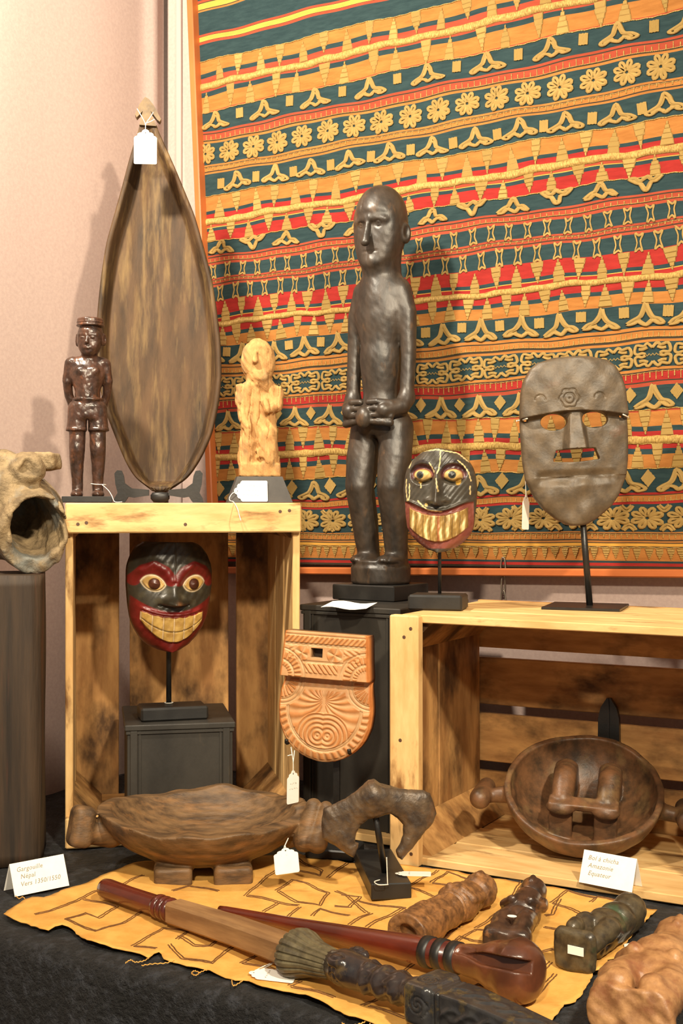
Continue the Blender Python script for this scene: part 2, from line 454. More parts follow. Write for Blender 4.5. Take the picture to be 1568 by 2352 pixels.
RCrot = Matrix.Rotation(RCR, 3, 'Z')
right_crate = crate('wooden_crate', 'wooden crate lying on its long side with a handled bowl inside', (rc0.x, rc0.y, TZ), RCR, False,
                   [(0.0, 0.075), (0.09, 0.166), (0.181, 0.255), (0.27, 0.345)], 5)
def RCp(x, y, z):
    v = RCrot @ Vector((x, y, 0)); return Vector((rc0.x+v.x, rc0.y+v.y, TZ+z))
# ------------------------------------------------------------------ framed embroidered textile on the back wall
CT = WC-0.020                                             # cloth plane
def colz(px, y):
    t = (px-784)/F; Y = CT/(NV.x*t+NV.y); return CAMZ-(y-HZ)/F*Y
sR = SW(1500, CT); sL = SW(560, CT)
TILT = 0.0112/(sR-sL)
zr = lambda y: colz(1500, y)                              # heights measured in the column x=1500
zl = lambda y: colz(560, y)+0.0112                        # heights measured in the column x=560
m_tb = mat('teal_weave', S(46,64,66), S(37,54,57), 60, 0.9, 0.3, 500, spec=0.1, stretch=(0.3, 1, 3), wave=('Z', 900, 0.25, 0.3))
m_to = mat('orange_weave', S(168,112,58), S(150,97,48), 40, 0.9, 0.3, 500, spec=0.1, stretch=(0.3, 1, 3), wave=('Z', 900, 0.25, 0.3))
m_tr = mat('red_weave', S(154,46,41), S(136,39,35), 40, 0.9, 0.3, 500, spec=0.1, stretch=(0.3, 1, 3), wave=('Z', 900, 0.25, 0.3))
m_tro = mat('coral_weave', S(156,70,50), S(142,62,43), 40, 0.9, 0.3, 500, spec=0.1, stretch=(0.3, 1, 3), wave=('Z', 900, 0.25, 0.3))
m_td = mat('dark_weave', S(58,50,40), None, 60, 0.9, 0.2, spec=0.1)
m_ty = mat('yellow_weave', S(200,150,68), S(184,136,60), 40, 0.9, 0.3, 500, spec=0.1, stretch=(0.3, 1, 3))
TM = {'b': m_tb, 'o': m_to, 'r': m_tr, 'c': m_tro, 'd': m_td, 'y': m_ty}
m_gold = mat('gold_thread', S(226,192,112), S(156,116,56), 700, 0.45, 0.6, 900, spec=0.5, metal=0.25, stretch=(1, 1, 0.25), wave=('X', 620, 0.6, 1.5), bdist=0.0006)  # darker noise tone paints shade into the crevices between threads
m_goldz = mat('gold_cord_thread', S(228,194,116), S(154,114,56), 700, 0.45, 0.6, 900, spec=0.5, metal=0.25, wave=('DIAGONAL', 700, 0.6, 1.0), bdist=0.0006)  # same painted crevice shade mixed into the cord colour
m_frame = mat('orange_frame_wood', S(190,108,58), S(172,94,48), 16, 0.4, 0.08, 60, stretch=(0.3, 1, 1), spec=0.4)

# rows from the top: (height of upper edge, colour)
Z = []
def row(z, c): Z.append((z, c))
row(2.32, 'b')
row(zl(-26), 'c'); row(zl(-20), 'd'); row(zl(-18), 'y'); row(zl(-4), 'd'); row(zl(-2), 'o'); row(zl(2), 'b')
row(zl(57), 'c'); row(zl(62), 'd'); row(zl(63), 'y'); row(zl(74), 'd'); row(zl(75), 'c'); row(zl(81), 'b')
row(zl(121), 'o'); row(zl(149), 'b'); row(zl(159), 'c'); row(zl(191), 'b'); row(zl(202), 'o'); row(zr(32), 'c')
row(zr(36), 'b'); row(zr(91), 'c'); row(zr(97), 'd'); row(zr(100), 'c'); row(zr(118), 'd'); row(zr(121), 'o')
row(zr(127), 'b'); row(zr(189), 'o'); row(zr(194), 'd'); row(zr(196), 'o'); row(zr(207), 'd'); row(zr(210), 'o')
row(zr(215), 'b'); row(zr(275), 'o'); row(zr(315), 'b'); row(zr(324), 'r'); row(zr(350), 'c'); row(zr(362), 'y'); row(zr(364), 'b'); row(zr(373), 'r')
row(zr(403), 'b'); row(zr(443), 'c'); row(zr(448), 'd'); row(zr(451), 'c'); row(zr(463), 'd'); row(zr(465), 'c')
row(zr(472), 'b'); row(zr(508), 'c'); row(zr(513), 'd'); row(zr(515), 'c'); row(zr(523), 'd'); row(zr(526), 'c')
row(zr(532), 'b'); row(zr(570), 'r'); row(zr(607), 'b'); row(zr(616), 'y'); row(zr(618), 'r'); row(zr(658), 'b'); row(zr(668), 'o')
row(zr(697), 'b'); row(zr(752), 'o'); row(zr(759), 'd'); row(zr(762), 'o'); row(zr(777), 'd'); row(zr(782), 'o')
row(zr(788), 'b'); row(zr(845), 'o'); row(zr(851), 'd'); row(zr(854), 'r'); row(zr(874), 'd'); row(zr(877), 'c')
row(zr(885), 'b'); row(zr(938), 'c'); row(zr(943), 'o'); row(zr(977), 'b'); row(zr(989), 'r'); row(zr(1031), 'b'); row(zr(1044), 'o')
row(zr(1077), 'b'); row(zr(1131), 'r'); row(zr(1136), 'd'); row(zr(1138), 'o'); row(zr(1151), 'r')
row(zr(1157), 'b'); row(zr(1221), 'o'); row(zr(1224), 'd'); row(zr(1226), 'o'); row(zr(1239), 'd'); row(zr(1242), 'o'); row(zr(1246), 'd')
row(zr(1248), 'y'); row(zr(1255), 'd'); row(zr(1258), 'o'); row(zr(1289), 'b'); row(zr(1294), 'r'); row(zr(1301), 'd')  # lowest dark row paints the shade above the frame rail into the cloth
Z.append((zr(1306), None))

T_S0, T_S1 = SW(497, CT), SW(1568, CT)+0.12
zbot = zr(1306)
def shear(s, z):                                          # the panel hangs a little askew: its left side leans outward to the top
    k = (z-zbot)/1.07; f = (T_S1-s)/(T_S1-T_S0); return s-0.046*k*f
def tz(s, z, k=0):                                        # tilt and the waviness of the weave
    a = 0.0016*math.sin(s*23+z*31+k)+0.0009*math.sin(s*61+z*17)
    return z-TILT*(sR-s)+a*min(1, max(0, (z-zbot)*8))
def TP(s, z, lift=0.0):
    p = WP(shear(s, z), tz(s, z), CT-lift); return p
tex = thing('framed_textile', 'large framed textile of teal and orange bands embroidered with gold motifs', 'textile', WP(SW(1000), zbot-0.02, WC))
TI = Matrix.Translation(tex.location).inverted()
ORT = Matrix(((DX, NV.x, 0), (DY, NV.y, 0), (0, 0, 1))).to_4x4()
nS = 90; mb = MB(); vs = []; fs = []; mi = []
order = list(TM)
for (z, c) in Z:
    for i in range(nS+1):
        s = T_S0-0.012+(T_S1-T_S0+0.012)*i/nS; v = TP(s, z); vs.append(TI @ v)
for r_ in range(len(Z)-1):
    for i in range(nS):
        a = r_*(nS+1)+i; b = a+nS+1; mb.f.append((b, b+1, a+1, a)); mb.mi.append(order.index(Z[r_][1]))
mb.v = [tuple(v) for v in vs]
cl = link('cloth', mb.mesh('cloth', True), [TM[k] for k in order], tex)

FLATM = []
def tpart(name, me, m, s, z, lift=0.0006, sx=1, sz=1, roll=0.0):
    o = link(name, me, m, tex)
    slope = -0.5*(tz(s+0.01, z)-tz(s-0.01, z))/0.01
    o.matrix_local = TI @ Matrix.Translation(TP(s, z, lift)) @ ORT @ Matrix.Rotation(slope+roll, 4, 'Y') @ Matrix.Diagonal((sx, 1 if me in FLATM else sx*0.6, sz, 1))
    return o
# -- motif meshes in the XZ plane, standing proud toward -Y
def spike_mesh(seed):
    rnd = random.Random(seed); mb = MB(); z = 0.0; n = 5; wd = [0.5, 0.42, 0.31, 0.19, 0.07]; hh = [0.26, 0.22, 0.2, 0.17, 0.15]
    pr = []
    for k in range(n):
        a = wd[k]*(1+rnd.uniform(-0.12, 0.12)); pr.append((z, a*1.0)); z += hh[k]; pr.append((z, a*0.86))
    for k in range(n):
        z0, a0 = pr[2*k]; z1, a1 = pr[2*k+1]; y = -0.0016+0.0001*k
        vs = [(-a0, 0, z0), (a0, 0, z0), (a1, 0, z1), (-a1, 0, z1), (-a0*0.9, y, z0+0.03), (a0*0.9, y, z0+0.03), (a1*0.85, y, z1-0.03), (-a1*0.85, y, z1-0.03)]
        mb.add(vs, [(4,5,6,7), (0,1,5,4), (1,2,6,5), (2,3,7,6), (3,0,4,7)])
    return mb.mesh('gold_spike')
SPK = [spike_mesh(i) for i in range(4)]
def cordpath(paths, r, n=5, flat=0.8):
    mb = MB()
    for pts, closed in paths:
        q = crom([(x, -r*0.35, z) for x, z in pts], n, closed); mb.tube(q, r, 5, closed)
    return mb
def butterfly(seed, style=0):
    rnd = random.Random(seed); j = lambda a: a+rnd.uniform(-0.03, 0.03)
    top = [(-0.5, 0.04), (-0.36, 0.2), (-0.17, 0.34), (-0.09, 0.62), (0, 0.86), (0.09, 0.62), (0.17, 0.34), (0.36, 0.2), (0.5, 0.04)]
    bot = [(0.42, -0.02), (0.33, 0.0), (0.24, 0.13), (0.13, 0.06), (0.02, -0.04), (-0.09, 0.06), (-0.22, 0.13), (-0.31, 0.0), (-0.42, -0.02)]
    if style == 1: top[4] = (0, 0.95); top[3] = (-0.08, 0.66); top[5] = (0.08, 0.66)
    if style == 2: top = [(-0.5, 0.0), (-0.3, 0.22), (-0.16, 0.26), (-0.1, 0.5), (0, 0.62), (0.1, 0.5), (0.16, 0.26), (0.3, 0.22), (0.5, 0.0)]
    pts = [(j(x), j(z)) for x, z in top+bot]
    inner = [(0, 0.5), (0.06, 0.28), (0.0, 0.16), (-0.06, 0.28)]
    mb = cordpath([(pts, True)], 0.070, 3)
    mb2 = cordpath([([(x*0.72, 0.06+z*0.7) for x, z in pts], True)], 0.045, 2); mb.add(mb2.v, mb2.f)
    for s in (-1, 1):
        mb3 = cordpath([([(s*0.12, 0.2), (s*0.3, 0.1), (s*0.4, 0.06)], False)], 0.04, 2); mb.add(mb3.v, mb3.f)
    return mb.mesh('gold_butterfly', True)
BFL = [butterfly(i) for i in range(3)]; BFT = [butterfly(i+9, 1) for i in range(2)]; BFS = [butterfly(i+20, 2) for i in range(2)]
def flower(seed, n=8):
    rnd = random.Random(seed); mb = MB()
    for k in range(n):
        a = 2*math.pi*(k+0.5)/n+rnd.uniform(-0.1, 0.1); ca, sa = math.cos(a), math.sin(a); rx = 0.5; rz = 0.40
        tip = (ca*rx, sa*rz); base = (ca*0.14, sa*0.12); nx, nz = -sa*0.075, ca*0.075
        pts = [(base[0]+nx*0.4, base[1]+nz*0.4), (tip[0]*0.8+nx, tip[1]*0.8+nz), tip, (tip[0]*0.8-nx, tip[1]*0.8-nz), (base[0]-nx*0.4, base[1]-nz*0.4)]
        c = cordpath([(pts, True)], 0.066, 2); mb.add(c.v, c.f)
    return mb.mesh('gold_flower', True)
FLW = [flower(i) for i in range(4)]
def xmotif(seed):
    rnd = random.Random(seed); j = lambda a: a+rnd.uniform(-0.05, 0.05)
    pts = [(-0.36, 0.5), (0, 0.34), (0.36, 0.5), (0.17, 0.0), (0.36, -0.5), (0, -0.34), (-0.36, -0.5), (-0.17, 0.0)]
    return cordpath([([(j(x), j(z)) for x, z in pts], True)], 0.075, 3).mesh('gold_star', True)
XMO = [xmotif(i) for i in range(4)]
def oval():
    mb = MB()
    for s in (-1, 1):
        c = cordpath([([(0, s*0.2), (-0.14, s*0.34), (-0.24, s*0.26), (-0.44, s*0.3), (-0.5, s*0.1), (-0.42, s*0.03), (-0.3, s*0.06), (-0.2, s*0.02)], False),
                      ([(0, s*0.2), (0.14, s*0.34), (0.24, s*0.26), (0.44, s*0.3), (0.5, s*0.1), (0.42, s*0.03), (0.3, s*0.06), (0.2, s*0.02)], False),
                      ([(-0.38, s*0.18), (-0.26, s*0.17), (-0.14, s*0.22)], False), ([(0.38, s*0.18), (0.26, s*0.17), (0.14, s*0.22)], False)], 0.05, 3)
        mb.add(c.v, c.f)
    c = cordpath([([(-0.2+0.05*k, 0.035*(-1)**k) for k in range(9)], False)], 0.012, 2); mb.add(c.v, c.f)
    return mb.mesh('gold_oval', True)
OVL = oval()
def patch(diam=False):
    mb = MB(); n = 6
    for k in range(n):
        x0 = -0.5+k/n; x1 = x0+1/n*0.96
        mb.box((x0, -0.0013, -0.5-0.03*(k % 2)), (x1, 0, 0.5+0.03*((k+1) % 2)))
    if diam: mb.v = [((x+z)*0.62, y, (z-x)*0.72) for x, y, z in mb.v]
    return mb.mesh('gold_patch')
PAT = patch(); DIA = patch(True)
def arcm():
    return cordpath([([(-0.5, -0.1), (-0.25, 0.2), (0, 0.3), (0.25, 0.2), (0.5, -0.1)], False), ([(-0.34, -0.16), (0, 0.1), (0.34, -0.16)], False)], 0.1, 3).mesh('gold_arc', True)
ARC = arcm()
for lst in (SPK, BFL, BFT, BFS, FLW, XMO, [OVL, PAT, DIA, ARC]):
    for me in lst: me.materials.append(m_gold if me in SPK+[PAT, DIA] else m_goldz)
FLATM += SPK+[PAT, DIA]
rt = random.Random(21)
def series(px, period, lo=T_S0+0.006, hi=T_S1-0.1):
    s = SW(px, CT)
    while s-period > lo: s -= period
    k = 0
    while s < hi:
        yield k, s+rt.uniform(-0.0015, 0.0015); s += period; k += 1
def spikes(zt, zb, px_down, px_up, period, wd):
    """zt/zb: upper and lower edge of the field"""
    h = zt-zb
    for k, s in series(px_down, period): tpart('gold_spike', SPK[rt.randrange(4)], None, s, zt-0.0005, sx=wd*rt.uniform(0.85, 1.1), sz=-h*rt.uniform(0.88, 0.99))
    for k, s in series(px_up, period): tpart('gold_spike', SPK[rt.randrange(4)], None, s, zb+0.0005, sx=wd*rt.uniform(0.85, 1.1), sz=h*rt.uniform(0.88, 0.99))
def pieces(name, meshes, px, period, z, w_, h_, alt=False, jit=0.04):
    for k, s in series(px, period):
        f = -1 if (alt and k % 2) else 1
        tpart(name, meshes[rt.randrange(len(meshes))], None, s, z if f > 0 else z+h_*0.62, sx=w_*rt.uniform(1-jit, 1+jit), sz=f*h_*rt.uniform(1-jit, 1+jit), roll=rt.uniform(-0.04, 0.04))
# top braid field
spikes(zl(121), zl(172), 680, 634, SW(680, CT)-SW(587, CT), 0.021)
spikes(zl(187), zl(241), 668, 711, SW(668, CT)-SW(566, CT), 0.021)
pieces('gold_butterfly', BFL, 1431, 0.1085, zr(81), 0.06, 0.034)
pieces('gold_patch', [PAT], 1355, 0.1085, zr(58), 0.0155, 0.0175)
pieces('gold_flower', FLW, 1300, 0.053, zr(158), 0.0445, 0.047)
pieces('gold_butterfly', BFL, 1423, 0.0785, zr(262), 0.058, 0.034)
pieces('gold_patch', [PAT], 1370, 0.0785, zr(246), 0.0155, 0.018)
spikes(zr(276), zr(338), 1357, 1419, 0.083, 0.021)
spikes(zr(354), zr(403), 1455, 1390, 0.083, 0.021)
pieces('gold_butterfly', BFS, 1388, 0.0725, zr(438), 0.054, 0.036, alt=True)
pieces('gold_star', XMO, 1312, 0.0328, zr(490), 0.0185, 0.026)
pieces('gold_star', XMO, 1424, 0.0328, zr(551), 0.0185, 0.028)
spikes(zr(571), zr(628), 1440, 1390, 0.072, 0.021)
spikes(zr(640), zr(696), 1446, 1396, 0.067, 0.021)
pieces('gold_butterfly', BFT, 1388, 0.0685, zr(746), 0.058, 0.036)
pieces('gold_patch', [PAT], 1437, 0.0685, zr(715), 0.0165, 0.016)
pieces('gold_oval', [OVL], 1504, 0.063, zr(817), 0.059, 0.052)
pieces('gold_butterfly', BFT, 1504, 0.073, zr(932), 0.058, 0.036)
pieces('gold_patch', [DIA], 1452, 0.073, zr(901), 0.0165, 0.017)
spikes(zr(939), zr(1001), 1485, 1533, 0.0625, 0.020)
spikes(zr(1018), zr(1077), 1510, 1467, 0.0645, 0.020)
pieces('gold_butterfly', BFL, 1556, 0.082, zr(1127), 0.062, 0.036)
pieces('gold_patch', [DIA], 1491, 0.082, zr(1099), 0.0195, 0.0195)
pieces('gold_flower', FLW, 1489, 0.057, zr(1189), 0.052, 0.042)
pieces('gold_arc', [ARC], 1533, 0.061, zr(1213), 0.024, 0.022)
for k, s in series(1440, 0.061): tpart('gold_arc', ARC, None, s, zr(1164), sx=0.022, sz=-0.022)
for k, s in series(1440, 0.0172): tpart('gold_spike', SPK[rt.randrange(4)], None, s, zr(1260), sx=0.0125*rt.uniform(0.85, 1.1), sz=-(zr(1260)-zr(1287))*rt.uniform(0.85, 1))
# braids
def braid(zc, wd):
    nB = 110; vs = []; fs = []; prf = [(0.5, 0.0004), (0.42, 0.0022), (0.15, 0.0030), (-0.15, 0.0030), (-0.42, 0.0022), (-0.5, 0.0004)]
    for i in range(nB+1):
        s = T_S0-0.004+(T_S1-T_S0)*i/nB; ww = wd*(1+0.10*math.sin(i*1.7))
        for a, y in prf: vs.append(TI @ TP(s, zc+a*ww+0.0008*math.sin(i*0.9), y))
    k = len(prf)
    for i in range(nB):
        for j in range(k-1): a = i*k+j; fs.append((a, a+1, a+k+1, a+k))
    MB().add(vs, fs).build('gold_braid', m_gold, tex, True)
braid(zl(179), 0.0125); braid(zr(346), 0.0125); braid(zr(634), 0.0105); braid(zr(1010), 0.0125)
def cord(z, r=0.0009):
    pts = [TI @ TP(T_S0-0.003+(T_S1-T_S0)*i/160, z+0.0006*math.sin(i*1.9), 0.0006) for i in range(161)]
    MB().tube(pts, r, 4).build('gold_cord', m_goldz, tex, True)
for z in (zl(121), zr(36), zr(275), zr(403), zr(938), zr(1002), zr(1019), zr(1077), zr(1258)): cord(z)
# fine stitching on the narrow bands
mb = MB()
def ticks(z0, z1, step, garland):
    s = T_S0; k = 0
    while s < T_S1-0.1:
        h = (z0-z1)*(0.85 if k % 2 else 0.6); zz = z1+0.0005 if not garland else z0-0.0005-h
        a = TP(s, zz, 0.0005); b = TP(s, zz+h, 0.0005)
        mb.tube([TI @ a, TI @ b], 0.0007 if k % 2 else 0.0010, 4)
        mb.tube([TI @ TP(s+step*t, (z0-0.0012*math.sin(math.pi*t)) if garland else z1+0.0004, 0.0005) for t in (0, 0.5, 1)], 0.0005, 4)
        s += step; k += 1
ticks(zr(100), zr(118), 0.0108, False); ticks(zr(196), zr(207), 0.0118, True); ticks(zr(451), zr(463), 0.0105, False)
ticks(zr(515), zr(523), 0.0105, True); ticks(zr(762), zr(777), 0.0085, False); ticks(zr(854), zr(874), 0.0095, True)
ticks(zr(1138), zr(1151), 0.0085, False); ticks(zr(1226), zr(1239), 0.0095, True)
o = mb.build('gold_stitching', m_goldz, tex); o['kind'] = 'stuff'
# frame rails
def rail(name, a, b, w_, d_):
    """bar from a to b, w_ wide in the wall plane, d_ deep"""
    a, b = TI @ a, TI @ b; t = (b-a); L = t.length; t.normalize(); nn = NV; sd = nn.cross(t)
    mb = MB().box((0, -w_/2, -d_/2), (L, w_/2, d_/2), bev=0.002); o = mb.build(name, m_frame, tex)
    o.matrix_local = Matrix.Translation(a) @ Matrix(((t.x, sd.x, nn.x), (t.y, sd.y, nn.y), (t.z, sd.z, nn.z))).to_4x4()
    return o
FR = CT-0.002
rail('frame_rail', PW(495, 1309, FR)+Vector((0, 0, 0)), WP(T_S1, PW(1568, 1314, FR).z+0.001, FR), 0.0125, 0.034)
tl = PW(446, 0, FR); bl = PW(499, 1312, FR); dirv = (tl-bl).normalized()
rail('frame_rail', bl, bl+dirv*1.185, 0.0135, 0.034)
zt_ = tz(T_S1, 2.32)
rail('frame_rail', WP(T_S1, PW(1568, 1314, FR).z, FR), WP(T_S1, zt_, FR), 0.0135, 0.034)
rail('frame_rail', bl+dirv*1.18, WP(T_S1, zt_, FR), 0.0135, 0.034)
# hanging chain below the frame
mb_l = MB().tube(crom([(0.0042*math.cos(a)*1.0, 0, 0.0165*math.sin(a)) for a in np.linspace(0, 2*math.pi, 14)[:-1]], 3, True), 0.0013, 6, True)
lm = mb_l.mesh('chain_link', True); ch = thing('hanging_chain', 'short steel chain hanging below the textile frame', 'chain', PW(1155, 1320, WC-0.022))
lm.materials.append(mat('steel', S(150,140,126), None, 60, 0.35, 0, metal=0.8))
for k in range(4):
    o = link('chain_link', lm, None, ch); o.location = (0.0, 0, 0.012-0.027*k); o.rotation_euler = (0, 0, R(-31+(70 if k % 2 else 0)))
# ------------------------------------------------------------------ carved wood materials
m_fig = mat('dark_polished_wood', S(64,54,45), S(38,33,28), 50, 0.40, 0.15, 260, stretch=(1, 1, 0.4), spec=0.55, c3=S(104,76,50), c3scale=40, c3lo=0.60, c3hi=0.82)
m_fig2 = mat('reddish_dark_wood', S(78,52,40), S(44,32,27), 90, 0.28, 0.15, 300, stretch=(1, 1, 0.5), spec=0.6, c3=S(126,76,48), c3scale=70, c3lo=0.58, c3hi=0.8, facet=0.25, fscale=110)
m_pale = mat('eroded_pale_wood', S(194,150,96), S(164,120,74), 90, 0.85, 0.5, 160, stretch=(1, 1, 0.35), spec=0.15, c3=S(138,116,84), c3scale=60, c3lo=0.56, c3hi=0.72, bdist=0.004)

def carved(name, f, lo, hi, h, m, parent, colf=None, **k):
    me, V = carve(name, f, lo, hi, h, **k)
    if colf is not None: set_col(me, colf(V))
    return link(name, me, m, parent)

# ------------------------------------------------------------------ tall standing figure
def f_tall(p):
    q = p.copy(); q[:, 0] = np.abs(q[:, 0])
    # head: long egg, tapering flat face
    d = s_el(p, (0, 0.002, 0.598), (0.0420, 0.0455, 0.0515))
    d = smin(d, s_el(p, (0, -0.006, 0.553), (0.0375, 0.0375, 0.048)), 0.03)
    d = smin(d, s_rc(p, (0, -0.017, 0.528), (0, -0.012, 0.520), 0.021, 0.020), 0.02)
    face = s_box(p, (0, -0.0745, 0.560), (0.05, 0.0345, 0.030), 0.006, (R(-4), 0, 0))
    d = smax(d, -face, 0.022)
    d = smin(d, s_chain(p, [(0, -0.0375, 0.592), (0, -0.0440, 0.566), (0, -0.0490, 0.549)], [0.0030, 0.0050, 0.0070]), 0.005)   # nose
    d = smin(d, s_rc(q, (0.004, -0.0385, 0.589), (0.026, -0.0325, 0.586), 0.0030, 0.002), 0.010)
    eye = np.sqrt((q[:, 0]-0.0165)**2+(p[:, 2]-0.5795)**2); fr_ = (p[:, 1] < -0.01)
    d += 0.0013*np.exp(-((eye-0.0048)/0.0011)**2)*fr_
    d += 0.0010*np.exp(-(eye/0.0014)**2)*fr_
    d += 0.0018*np.exp(-((p[:, 2]-0.5365)/0.0011)**2)*np.clip(1-(np.abs(p[:, 0])/0.016)**4, 0, 1)*fr_
    d += 0.0014*np.exp(-((p[:, 0]+0.002)/0.0008)**2)*((p[:, 2] > 0.522) & (p[:, 2] < 0.5365))*fr_
    d += 0.0016*np.exp(-((p[:, 0]+0.011)/0.0009)**2)*((p[:, 2] > 0.598) & (p[:, 2] < 0.626))*fr_
    ear = smax(s_el(q, (0.0430, 0.006, 0.568), (0.0080, 0.011, 0.0170)), -s_el(q, (0.0495, 0.000, 0.569), (0.0048, 0.0066, 0.0110)), 0.003)
    d = smin(d, ear, 0.004)
    d = smin(d, s_rc(p, (0, 0.004, 0.530), (0, 0.004, 0.470), 0.0305, 0.034), 0.008)
    # trunk
    t = s_el(p, (0, 0.004, 0.440), (0.0490, 0.035, 0.050))
    t = smin(t, s_el(p, (0, 0.000, 0.385), (0.0335, 0.030, 0.080)), 0.018)
    t = smin(t, s_rc(p, (0, 0.002, 0.36), (0, 0.003, 0.27), 0.0275, 0.030), 0.02)
    t = smin(t, s_rc(p, (-0.026, 0.004, 0.478), (0.026, 0.004, 0.478), 0.0205, 0.0205), 0.012)
    t = smin(t, s_el(p, (0, 0.006, 0.262), (0.045, 0.038, 0.040)), 0.02)
    d = smin(d, t, 0.014)
    # arms hanging clear of the trunk
    arm = s_chain(q, [(0.034, 0.004, 0.475), (0.0480, 0.004, 0.440), (0.0515, 0.002, 0.370), (0.0510, -0.004, 0.300)], [0.0185, 0.0150, 0.0122, 0.0115])
    d = smin(d, arm, 0.007)
    fore = s_chain(q, [(0.0510, -0.004, 0.300), (0.0490, -0.016, 0.287), (0.032, -0.042, 0.279)], [0.0130, 0.0138, 0.0135])
    d = smin(d, fore, 0.008)
    fc = None
    for k in range(4):
        zz = 0.2930-0.0100*k
        e = s_chain(q, [(0.041, -0.037-0.001*k, zz-0.0035), (0.023, -0.0485, zz-0.002*k*0.3), (0.0075, -0.0500, zz-0.0005)], [0.0066, 0.0056, 0.0048])
        fc = e if fc is None else np.minimum(fc, e)
    d = smin(d, fc, 0.0018)
    d = smin(d, s_el(p, (0.000, -0.0530, 0.268), (0.0135, 0.011, 0.0175)), 0.003)
    # legs
    leg = s_chain(q, [(0.0265, 0.004, 0.252), (0.0300, -0.006, 0.205), (0.0300, -0.017, 0.158), (0.0285, -0.004, 0.105), (0.0265, 0.006, 0.045)], [0.0290, 0.0275, 0.0235, 0.0220, 0.0180])
    d = smin(d, leg, 0.006)
    d = smax(d, -s_box(p, (0, 0, 0.142), (0.0045, 0.08, 0.098), 0.003), 0.006)
    foot = s_el(q, (0.0245, -0.010, 0.0395), (0.0205, 0.031, 0.0095)); d = smin(d, foot, 0.008)
    d += 0.0016*np.maximum(0, np.cos(q[:, 0]*900))**4*((p[:, 2] < 0.046) & (p[:, 2] > 0.029) & (p[:, 1] < -0.028))
    ped = s_cyl(p, (0, 0.0, 0.0155), 0.0490, 0.0475, 0.0155, 0.006)
    ped = smin(ped, s_cyl(p, (0, 0, 0.034), 0.0455, 0.044, 0.006, 0.004), 0.004)
    d = smin(d, ped, 0.003)
    return d+0.0004*wob(p, 140, 1)+0.0002*wob(p, 330, 4)
tf = PZ(877, 1376, TZ+0.344)
tfp = Vector((0.064, 2.060, 0))
tall = thing('standing_figure', 'tall dark wooden figure with hands joined over the belly, on black pedestal', 'statue', (tfp.x, tfp.y, 1.0942), R(-33))
carved('body', f_tall, (-0.075, -0.072, 0), (0.075, 0.06, 0.655), 0.0021, m_fig, tall).location = (0, 0, 0.024)
MB().box((-0.058, -0.056, 0), (0.058, 0.056, 0.0245), bev=0.0015).build('base', m_black, tall)

